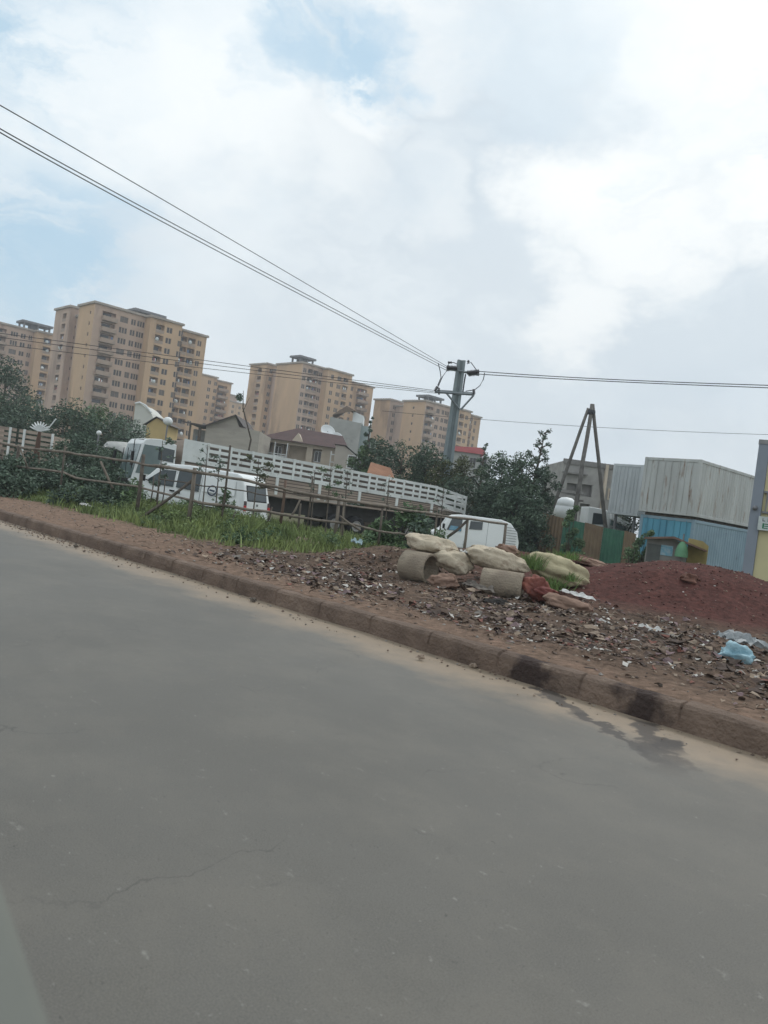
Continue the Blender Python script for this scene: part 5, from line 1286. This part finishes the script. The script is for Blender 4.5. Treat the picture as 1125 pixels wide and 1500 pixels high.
# ------------------------------------------------------------------ pipes, sacks, rubbish
PIPE = mat('old_concrete_pipe', (.32,.27,.205), (.215,.175,.135), 3, .95, .5, 30, stain=(.10,.085,.07), sscale=2.5, sth=.55)
def pipe(label, pa, pb_, rad, th=.045):
    pa, pb_ = Vector(pa), Vector(pb_); d = (pb_-pa).normalized(); c = (pa+pb_)/2
    q = Vector((0,0,1)).rotation_difference(d).to_matrix(); L = (pb_-pa).length
    mb = MB(); pr = [(rad,-L/2),(rad*1.0,L/2-.004),(rad-.01,L/2),(rad-th,L/2),(rad-th,-L/2),(rad,-L/2)]
    n = 28; vs = []
    mb.lathe(pr, c, n, 'z', q)
    # ragged wear
    mb.v = [tuple(Vector(v)+Vector((0,0,0))+(Vector(v)-c).normalized()*.012*noise.noise(Vector(v)*4)) for v in mb.v]
    return solo(mb, 'concrete_pipe', PIPE, label, 'pipe', 'short concrete culvert pipes in the rubbish', smooth=False)
def gz(px, py, Y): 
    q = at(px,py,Y); return q
p1a = at(604,829,15.25); p1b = at(631,834,15.0)
pipe('short concrete pipe with its dark open end showing, left end of the sack heap', p1a-(p1b-p1a)*.35, p1b, .30)
p2a = at(706,851,14.5); p2b = at(766,860,14.3)
pipe('longer concrete pipe lying under the pale sacks in the middle of the heap', p2a, p2b, .255)
SACK = mat('dirty_cream_sack', (.56,.49,.38), (.42,.355,.265), 3.5, .9, .55, 14, stain=(.27,.205,.15), sscale=3.6, sth=.54)
SACKB = mat('brown_sack', (.28,.185,.14), (.21,.135,.10), 3.5, .9, .55, 14, stain=(.15,.09,.07), sscale=3.5, sth=.56)
SACKY = mat('yellow_cream_sack', (.47,.42,.27), (.37,.32,.21), 3.5, .9, .55, 14, stain=(.26,.19,.12), sscale=3, sth=.58)
def sack(label, px, py, Y, rx, ry, rz_, m_, seed, yaw=0, tilt=0, amp=.16, name='filled_sack', cat='sack', grp='dumped sacks on the verge', sq=.78):
    c = at(px, py, Y); M = Matrix.Rotation(R(yaw),3,'Z')@Matrix.Rotation(R(tilt),3,'Y')
    mb = MB(); mb.blob((0,0,0), (rx*1.07,ry*1.05,rz_), seed, amp, 1.7, 44, 26, None, sq)
    # creases
    out = []
    for v in mb.v:
        w = Vector(v); k = 1+.035*math.sin(w.x*17+seed+3*noise.noise(w*4))*abs(w.z/rz_)+.10*noise.noise(w*5+Vector((seed,0,0)))+.07*noise.noise(w*13+Vector((seed,0,0)))-.10*max(0,.12-abs(noise.noise(w*4.5+Vector((0,seed*3,0)))))/.12
        th_ = math.atan2(w.z/rz_, w.y/ry); e_ = abs(w.x/rx); k *= (1+.18*math.sin(7*th_+seed)*e_**3+.05*math.sin(13*th_+seed*2)*e_**2)*(1-.22*e_**6)
        w = Vector((w.x, w.y*k, w.z*k*(.85 if w.z < 0 else 1)))
        out.append(tuple(M@w+c))
    mb.v = out
    return solo(mb, name, m_, label, cat, grp, smooth=True)
sack('fat cream sack lying on top of the left concrete pipe', 632,799,15.6,.50,.34,.19,SACK,1,0,6)
sack('cream sack slumped right of the left pipe mouth', 664,824,15.3,.36,.32,.24,SACK,2,0,12)
sack('long dirty cream sack resting on the middle concrete pipe', 726,822,15.2,.56,.34,.23,SACK,3,0,9)
sack('flat folded brownish sack lying on top of the long cream sack', 712,807,15.7,.30,.2,.08,SACK,4,0,6,.25)
sack('small brown sack crumpled behind the long cream sack', 744,806,16.1,.22,.18,.10,SACKB,5,0,12,.3)
sack('large yellowish cream sack overgrown with grass at the right of the heap', 815,836,15.6,.58,.38,.27,SACKY,6,0,13)
sack('brown sack lying lowest on the ground at the right foot of the heap', 832,886,13.6,.40,.26,.14,SACKB,7,0,8)
sack('reddish brown bundle inside the shade of the left pipe', 650,852,14.5,.26,.2,.13,SACKB,8,0,0,.25)
sack('red brown crumpled sack at the right mouth of the middle pipe', 786,862,14.1,.24,.2,.20,mat('red_brown_cloth',(.24,.085,.06),(.15,.05,.04),4,.8,.6,12),9,10,35,.35)
sack('dull red stuffed bag between the pipe mouth and the brown sack', 800,868,13.9,.20,.17,.10,mat('dull_red_cloth',(.22,.07,.055),(.15,.045,.04),4,.7,.6,12),10,0,10,.3)
sack('brownish flat sack beside the fence side of the red mound', 868,826,19,.4,.3,.10,SACKB,12,0,10,.3)
# thin plastics
def crumple(label, px, py, Y, w, d, h, m_, seed, name='plastic_sheet', cat='plastic sheet', grp=None, tilt=7, n=14):
    c = at(px,py,Y); mb = MB(); vs = []
    M = Matrix.Rotation(R(tilt),3,'Y')
    for i in range(n+1):
        for j in range(n+1):
            u, v = i/n*2-1, j/n*2-1; e = 1-.35*abs(noise.noise(Vector((u*2+seed, v*2, 1))))
            z = h*(abs(noise.noise(Vector((u*1.8+seed,v*1.8,0))))*1.3+.5*abs(noise.noise(Vector((u*5,v*5+seed,3)))))*(1-.5*(u*u+v*v)*.5)
            vs.append(M@Vector((u*w*e, v*d*e, z))+c)
    mb.add(vs, [(i*(n+1)+j, (i+1)*(n+1)+j, (i+1)*(n+1)+j+1, i*(n+1)+j+1) for i in range(n) for j in range(n)])
    o = solo(mb, name, m_, label, cat, grp, smooth=False); s_ = o.modifiers.new('t','SOLIDIFY'); s_.thickness = .006; return o
PW = mat('white_plastic', (.62,.62,.60), (.48,.47,.45), 6, .5, .5, 20)
crumple('flat white empty sack lying on the brown sack', 846,873,13.7,.30,.13,.09,PW,3,'empty_sack','sack')
PB = mat('blue_plastic', (.33,.50,.56), (.22,.38,.45), 6, .35, .6, 16); PC = mat('clear_grey_plastic', (.45,.48,.49), (.30,.32,.33), 5, .3, .6, 16, sheer=.35)
b_ = sack('puffed light blue plastic bag near the right edge', 1077,963,9.9,.185,.15,.125,PB,21,0,0,.5,'plastic_bag','plastic bag',None)
crumple('crumpled clear grey plastic sheet behind the light blue bag', 1088,943,10.4,.34,.22,.17,PC,6)
crumple('smaller wisp of clear plastic below the light blue bag', 1075,995,9.3,.24,.12,.06,PC,8)
crumple('crumpled white paper scrap in front of the blue bag', 1049,1003,8.9,.07,.06,.06,PW,9,'paper_scrap','litter')
crumple('yellow plastic cap shaped scrap below the left pipe', 668,883,13.2,.10,.09,.09,mat('yellow_plastic',(.45,.45,.16),(.38,.36,.14),5,.6),10,'plastic_scrap','litter')
crumple('pale blue plastic scrap at the grass edge left of the heap', 522,796,18.9,.14,.12,.16,mat('pale_blue_plastic',(.42,.55,.58)),12,'plastic_scrap','litter')
crumple('white wrapper tucked between the two cream sacks', 682,810,15.2,.12,.1,.08,PW,13,'plastic_scrap','litter')
crumple('grey rag lying between the yellow scrap and the middle pipe', 700,862,13.6,.28,.16,.12,mat('grey_rag',(.17,.15,.13),(.10,.085,.075),5,.9),14,'rag','rag')
crumple('white cup and wrapper pile in the middle of the litter slope', 955,925,12.0,.20,.10,.10,PW,15,'wrapper_pile','litter')
crumple('pale crushed carton on the verge below the red mound', 985,945,11.2,.13,.09,.08,SACKY,16,'carton','litter')
crumple('white scrap at the left of the litter slope under the sack', 885,912,12.3,.09,.06,.06,PW,17,'paper_scrap','litter')
crumple('white bag scrap on the grass verge at far left', 125,741,24.5,.16,.14,.12,PW,18,'plastic_scrap','litter')
# black scorched bush of ashes
sack('black scorched ash clump in front of the middle pipe', 722,892,13.0,.26,.2,.13,mat('soot',(.02,.018,.017),(.035,.03,.028),20,.95,.8,50),31,0,0,.45,'ash_heap','ash heap',None)
sack('lump of brown clay sitting high on the red mound', 1009,848,15.8,.15,.14,.10,mat('clay_lump',(.19,.095,.07)),32,0,0,.4,'clay_lump','clay lump',None)
# tufts
tuft('tall fresh grass tuft between the long sack and the yellowish sack', 778,832,15.3,.30,260,.20,1,TUF)
tuft('grass tuft fringing the top of the yellowish sack', 832,818,15.9,.16,150,.26,2,TUF)
tuft('grass tuft hanging over the front of the yellowish sack', 806,862,14.9,.24,170,.26,3,TUF)
tuft('thin grass tuft at the right of the yellowish sack', 836,850,15.0,.16,60,.14,4,TUF)
# stones by kerb
STN = mat('dusty_stone', (.34,.27,.21), (.24,.18,.14), 6, .95, .4)
def stone(label, px, py, s, seed, m_=STN, z=0.03, grp='loose stones in the gutter'):
    q = on_z(px, py, z); mb = MB(); mb.blob((q.x,q.y,z+s*.3), (s,s*.8,s*.6), seed, .45, 1.6, 10, 7); return solo(mb, 'stone', m_, label, 'stone', grp)
stone('flat pale stone, leftmost in the gutter', 176,801,.13,1); stone('dusty stone touching the kerb, right of the flat pale one', 189,809,.08,2)
stone('pale stone in the gutter rubble, midway along the sandy strip', 262,826,.11,3); stone('small stone just right of the pale stone in the rubble', 275,832,.08,4); stone('upright brown stone at the right end of the gutter rubble', 297,842,.11,5)
stone('single dark pebble on the sandy strip below the left kerb', 111,801,.045,6,WOODD); stone('single dark pebble on the sandy strip below the middle kerb', 371,880,.05,7,WOODD); stone('small pebble on the sand left of the wet kerb patch', 617,964,.04,8); stone('pale pebble nearest the wet kerb patch', 693,976,.04,9)
for (px,py,s,l) in ((445,800,.17,'rounded rock at the edge of the grass, left of the dark litter'),(460,803,.13,'smaller rock next to the rounded rock at the grass edge'),(272,822,.07,'thin rock chip beside the kerb')):
    q = on_z(px,py,.3); mb = MB(); mb.blob((q.x,q.y,hz(q.x,q.y)+s*.3),(s*1.4,s,s*.7),int(px),.4,1.6,12,8); solo(mb,'rock',STN,l,'rock')
mb = MB(); a_, b_ = on_z(335,800,.27), on_z(150,776,.27)
# litter and rubble
def lmat(name, c, isl=.3, r=.8): return mat(name, c, None, 20, r, island=isl)
LM = [lmat('litter_dark',(.075,.052,.042)), lmat('litter_brown',(.135,.092,.068)), lmat('litter_tan',(.28,.215,.16)), lmat('litter_white',(.58,.56,.52),.15), lmat('litter_purple',(.19,.13,.135)), lmat('litter_red',(.20,.085,.065)), lmat('litter_grey',(.25,.225,.20))]
rnd = random.Random(5); lit = MB(); k = 0
def chip(mb, x, y, z, s):
    t = rnd.uniform(0,6.28); ti = rnd.gauss(0,.3); ax = Vector((math.cos(t),math.sin(t),0)); ay = Vector((-math.sin(t)*math.cos(ti),math.cos(t)*math.cos(ti),math.sin(ti)))
    l_ = s*rnd.uniform(.7,2.0); w = s*rnd.uniform(.35,.9); c = Vector((x,y,z)); up = Vector((0,0,1)); cu = s*rnd.uniform(-.1,.5); th = up*s*rnd.uniform(.03,.2)
    pts = [c-ax*l_-ay*w*rnd.uniform(.5,1), c-ay*w*rnd.uniform(.6,1)+up*cu, c+ax*l_*rnd.uniform(.6,1)-ay*w*.7, c+ax*l_*.8+ay*w*rnd.uniform(.4,1), c+ay*w+up*cu, c-ax*l_*.9+ay*w*.7]
    mb.add([p+th for p in pts]+pts, [(0,1,4,5),(1,2,3,4),(0,6,7,1),(1,7,8,2),(2,8,9,3),(3,9,10,4),(4,10,11,5),(5,11,6,0)])
while k < 20000:
    a_ = rnd.uniform(-1.5, 19); b_ = rnd.triangular(.25, 8.5, 2.2); p = W(a_, b_)
    if p.y < 4.5: k += .05; continue
    d = sm(a_, 19, 14)*sm(b_, .22, .4+.08*max(0,a_-4))*sm(b_, 8.5, 5.2)
    d *= max(.06, 1-1.5*mound(p.x,p.y)*1.5) ; d *= max(.04,.30+2.6*fbm(p.x,p.y,.9,61))
    if a_ > 12: d *= .45*sm(a_,17.5,12)*(.3+sm(b_,1.5,3))
    if rnd.random() > d: k += .12; continue
    lit.cur = rnd.choices(range(7), (28,26,16,9,10,7,5))[0]
    s = rnd.choice((.008,.012,.016,.022,.03))*rnd.uniform(.7,1.4)*(1.2 if lit.cur in (0,1) else .9)
    if rnd.random() < .02: s *= 1.9
    chip(lit, p.x, p.y, hz(p.x,p.y)+s*.12, s); k += 1
def scrap(mb, p, s, flat=.3):
    t = rnd.uniform(0,6.28); n = 7; M = Matrix.Rotation(t,3,'Z')@Matrix.Rotation(rnd.gauss(0,flat),3,'X'); el = rnd.uniform(.35,1)
    ring = []; ph = rnd.uniform(0,6)
    for i in range(n):
        an = 6.283*i/n; q = s*rnd.uniform(.6,1.15); ring.append(M@Vector((q*math.cos(an), q*el*math.sin(an), s*.28*math.sin(an*2+ph)))+p)
    c = p+Vector((0,0,s*rnd.uniform(.02,.3))); mb.add(ring+[c], [(i,(i+1)%n,n) for i in range(n)])
k = 0
while k < 4600:
    a_ = rnd.uniform(-1.5, 15); b_ = rnd.triangular(.25, 8, 2.4); p = W(a_, b_)
    if p.y < 4.5: k += .05; continue
    cl_ = fbm(p.x,p.y,.8,71)
    d = sm(a_, 15, 11)*sm(b_, .2, .5)*sm(b_, 8, 5.2)*max(.05,1-2*mound(p.x,p.y))*max(.03,.4+2.2*cl_)
    if rnd.random() > d: k += .1; continue
    lit.cur = rnd.choices(range(7), (24,26,20,13,10,7,5))[0]
    s_ = rnd.choice((.025,.03,.035,.05,.065,.09))*rnd.uniform(.7,1.3)*(.7 if lit.cur == 3 else 1)
    scrap(lit, Vector((p.x,p.y,hz(p.x,p.y)+s_*.35)), s_); k += 1
solo(lit, 'litter', LM, 'scattered scraps, chips and rubbish covering the dark earth of the verge', 'litter', kind='stuff')
# pebbles and crumbs over path and mound, gutter grit
peb = MB(); k = 0
while k < 5200:
    m_ = rnd.random()
    if m_ < .25: x = rnd.gauss(MOUND[0],2.2); y = rnd.gauss(MOUND[1]-1,1.7); a_, b_ = ab(x,y)
    elif m_ < .6: a_ = rnd.uniform(0,30); b_ = rnd.uniform(.2,4.5); p = W(a_,b_); x, y = p.x, p.y
    elif rnd.random() < .5: k += 1; continue
    else: a_ = rnd.gauss(17,2.2) if rnd.random() < .45 else rnd.uniform(-1,26); b_ = -abs(rnd.gauss(0,.22))-.02; p = W(a_,b_); x, y = p.x, p.y
    k += 1
    if b_ < .2 and b_ > 0: continue
    if b_ > 0 and (b_ < .25): continue
    z = hz(x,y) if b_ > 0 else .012
    s = rnd.choice((.008,.012,.016,.024,.03))*(1.0 if b_ > 0 else .7)*(1.5 if (b_ < 0 and 14 < a_ < 21 and rnd.random() < .35) else 1); peb.cur = rnd.choices((0,1,2),(4,4,2))[0]
    if m_ < .25: peb.cur = rnd.choices((3,1,4),(7,2,.25))[0]
    vs = [Vector((x,y,z+s*.3))+Vector((rnd.uniform(.6,1.2)*s*dx, rnd.uniform(.6,1.2)*s*dy, rnd.uniform(.4,.8)*s*dz)) for dx,dy,dz in ((1,0,0),(0,1,0),(-1,0,0),(0,-1,0),(0,0,1),(0,0,-1))]
    peb.add(vs, [(0,1,4),(1,2,4),(2,3,4),(3,0,4),(1,0,5),(2,1,5),(3,2,5),(0,3,5)])
solo(peb, 'pebbles', [lmat('peb_brown',(.16,.115,.09)), lmat('peb_tan',(.29,.225,.17)), lmat('peb_grey',(.24,.22,.2)), lmat('peb_red',(.10,.043,.036)), lmat('peb_white',(.55,.53,.5))], 'small stones and clods scattered over the path, the gutter and the red mound', 'pebbles', kind='stuff')
# twigs
tw = MB()
for _ in range(420):
    a_ = rnd.uniform(0,18); b_ = rnd.uniform(.3,6.5); p = W(a_,b_)
    if p.y < 5: continue
    t = rnd.uniform(0,6.28); L = rnd.uniform(.06,.22); z = hz(p.x,p.y)+.015
    q = Vector((p.x+math.cos(t)*L, p.y+math.sin(t)*L, 0)); q.z = hz(q.x,q.y)+rnd.uniform(.02,.07)
    tw.cur = rnd.choice((0,1)); tw.tube([(p.x,p.y,z), ((p.x+q.x)/2,(p.y+q.y)/2,(z+q.z)/2+.015), tuple(q)], rnd.uniform(.003,.007), 4)
solo(tw, 'twigs', [LM[2], LM[1]], 'dry twigs and straws strewn over the rubbish slope', 'twigs', kind='stuff')

# ------------------------------------------------------------------ car the photo is taken from (door top at lower left)
pA = Vector((-.185,.565,0)); dA = Vector((-.57,.82,0)).normalized(); 
cd = thing('car_door', 'blurred grey green top edge of the passing car door at the lower left corner', 'car door', (pA.x,pA.y,.35), math.atan2(dA.y,dA.x))
mb = MB(); mb.bb(-1.1,.9,.02,.10,.12,.80); part(mb, 'door_skin', mat('pale_green_grey_paint',(.20,.24,.20),(.18,.215,.18),2,.35,spec=.5), cd, bevel=.03)
mb = MB(); mb.bb(-1.1,.9,.0,.075,.803,.845); part(mb, 'sill_trim', mat('grey_window_rubber',(.15,.155,.135),(.13,.135,.12),3,.75), cd, bevel=.012)
cam.data.dof.use_dof = True; cam.data.dof.focus_distance = 24; cam.data.dof.aperture_fstop = 4.0
# ------------------------------------------------------------------ sky, sun
wd_ = bpy.data.worlds.new('World'); bpy.context.scene.world = wd_; wd_.use_nodes = True; nt = wd_.node_tree; n, l = nt.nodes, nt.links
bg = n['Background']; bg.inputs['Strength'].default_value = 1.0
SUN_EL, SUN_AZ = R(52), R(38)     # azimuth from +Y towards +X
sky = n.new('ShaderNodeTexSky'); sky.sky_type = 'NISHITA'; sky.sun_disc = False; sky.sun_elevation = SUN_EL; sky.sun_rotation = SUN_AZ; sky.dust_density = 1.5
tc = n.new('ShaderNodeTexCoord'); D = tc.outputs['Generated']
def vs_(x, s):
    q = n.new('ShaderNodeVectorMath'); q.operation = 'SCALE'; l.new(x, q.inputs[0]); q.inputs['Scale'].default_value = s; return q.outputs[0]
skyc = vs_(sky.outputs[0], .12)
def nzv(scale, det=6, rough=.55, off=(0,0,0), src=None, st=(1,1,1.6), dist=0):
    mp = n.new('ShaderNodeMapping'); mp.inputs['Location'].default_value = off; mp.inputs['Scale'].default_value = st; l.new(src or D, mp.inputs[0])
    q = n.new('ShaderNodeTexNoise'); q.inputs['Scale'].default_value = scale; q.inputs['Detail'].default_value = det; q.inputs['Roughness'].default_value = rough; q.inputs['Distortion'].default_value = dist; l.new(mp.outputs[0], q.inputs['Vector']); return q
def mrn(x, a, b, c, d, smooth=True):
    q = n.new('ShaderNodeMapRange'); q.interpolation_type = 'SMOOTHSTEP' if smooth else 'LINEAR'; l.new(x, q.inputs[0])
    for i, v in enumerate((a,b,c,d)): q.inputs[i+1].default_value = v
    return q.outputs[0]
def mth(op, x, y=0.0):
    q = n.new('ShaderNodeMath'); q.operation = op
    for i, v in enumerate((x,y)):
        if isinstance(v,(int,float)): q.inputs[i].default_value = v
        else: l.new(v, q.inputs[i])
    return q.outputs[0]
def mixc(f, x, y):
    q = n.new('ShaderNodeMix'); q.data_type = 'RGBA'; l.new(f, q.inputs[0])
    for i, v in ((6,x),(7,y)):
        if isinstance(v, tuple): q.inputs[i].default_value = v+(1,)
        else: l.new(v, q.inputs[i])
    return q.outputs[2]
dn = nzv(3.2, 7, .6, (3,1,7)); sb = n.new('ShaderNodeVectorMath'); sb.operation = 'SUBTRACT'; l.new(dn.outputs['Color'], sb.inputs[0]); sb.inputs[1].default_value = (.5,.5,.5)
ws = vs_(sb.outputs[0], .34); ad = n.new('ShaderNodeVectorMath'); ad.operation = 'ADD'; l.new(D, ad.inputs[0]); l.new(ws, ad.inputs[1]); nm = n.new('ShaderNodeVectorMath'); nm.operation = 'NORMALIZE'; l.new(ad.outputs[0], nm.inputs[0]); DW = nm.outputs[0]
def blobm(px, py, inner, outer, w=1.0):
    d = ray(px, py).normalized(); q = n.new('ShaderNodeVectorMath'); q.operation = 'DOT_PRODUCT'; l.new(DW, q.inputs[0]); q.inputs[1].default_value = d
    return mrn(q.outputs['Value'], math.cos(R(outer)), math.cos(R(inner)), 0, w)
def sumb(lst):
    o = None
    for b in lst:
        m_ = blobm(*b); o = m_ if o is None else mth('MAXIMUM', o, m_)
    return o
wisp = nzv(3.2, 8, .55, (0,0,0), None, (1,1,2.0), .3).outputs['Fac']
fine = nzv(6.5, 9, .6, (2,5,1), DW, (1,1,1.7), .4).outputs['Fac']
big = nzv(1.7, 4, .5, (4.2,1.3,.5), None, (1,1,1.8)).outputs['Fac']
cloud = mixc(mrn(big, .38, .62, 0, 1), (.70,.80,.88), (.88,.95,.99))
cloud = mixc(mrn(wisp, .44, .58, 0, .75), cloud, (.90,.96,.99))
grey = sumb([(640,220,3,13,.75),(480,300,1,8,.5),(690,330,2,12,.6),(560,440,3,15,.55),(250,420,2,10,.4),(980,520,4,16,.6),(760,560,4,16,.6),(200,330,1,5,.4)])
cloud = mixc(mth('MULTIPLY', grey, mrn(fine, .35, .6, .55, 1)), cloud, (.60,.69,.77))
br = sumb([(870,260,1,6,1),(950,330,1,5,.9),(1095,270,1,5,1),(1100,60,3,9,.9),(860,430,.5,4,.8),(540,170,.5,4.5,.8),(480,240,.5,5,.5),(330,180,2,8,.55),(640,60,1,5,.55),(660,300,.5,4,.4),(200,140,2,7,.5),(100,80,1,5,.5)])
br = mth('MULTIPLY', br, mrn(fine, .34, .52, .35, 1))
cloud = mixc(br, cloud, (1.02,1.05,1.05))
blue = sumb([(555,100,1.2,5,1),(460,60,1,4.5,.9),(60,0,2.5,7,1),(30,400,3,9,1),(110,380,1,6,.7),(20,290,1,6,.5),(920,230,.3,1.6,.45),(350,110,.5,3,.3),(790,80,1,5,.2),(100,480,1,10,.3)])
blue = mth('MULTIPLY', blue, mrn(fine, .64, .40, .12, .72))
skyblue = mixc(mth('MULTIPLY', 1.0, .72), skyc, (.40,.67,.85))
col = mixc(blue, cloud, skyblue)
sz = n.new('ShaderNodeSeparateXYZ'); l.new(D, sz.inputs[0])
col = mixc(mrn(sz.outputs[2], .25, -.02, 0, .5), col, (.84,.93,1.0))
l.new(col, bg.inputs['Color'])
sl = bpy.data.lights.new('sun','SUN'); sl.energy = 1.1; sl.angle = R(12); sl.color = (1,.96,.9); so = bpy.data.objects.new('sun', sl); C.objects.link(so)
sd = Vector((math.sin(SUN_AZ)*math.cos(SUN_EL), math.cos(SUN_AZ)*math.cos(SUN_EL), math.sin(SUN_EL))); so.rotation_euler = sd.to_track_quat('Z','Y').to_euler(); so.location = (0,0,80)
# haze
HAZE = True
if HAZE:
    mb = MB(); mb.bb(-420,420,-60,560,-2.5,75); ho = link('haze', mb.mesh('haze', bpy.data.materials.new('haze'))); tag(ho, 'thin pale haze softening the distant towers', 'haze', None, 'stuff')
    hm = ho.data.materials[0]; hm.use_nodes = True; hn = hm.node_tree; hn.nodes.remove(hn.nodes['Principled BSDF']); pv = hn.nodes.new('ShaderNodeVolumePrincipled'); pv.inputs['Density'].default_value = .0008; pv.inputs['Color'].default_value = (.85,.90,.95,1)
    hn.links.new(pv.outputs[0], hn.nodes['Material Output'].inputs['Volume'])
sc = bpy.context.scene
sc.view_settings.view_transform = 'Standard'; sc.view_settings.look = 'None'; sc.view_settings.gamma = 1; sc.view_settings.exposure = .1
sc.render.engine = 'CYCLES'
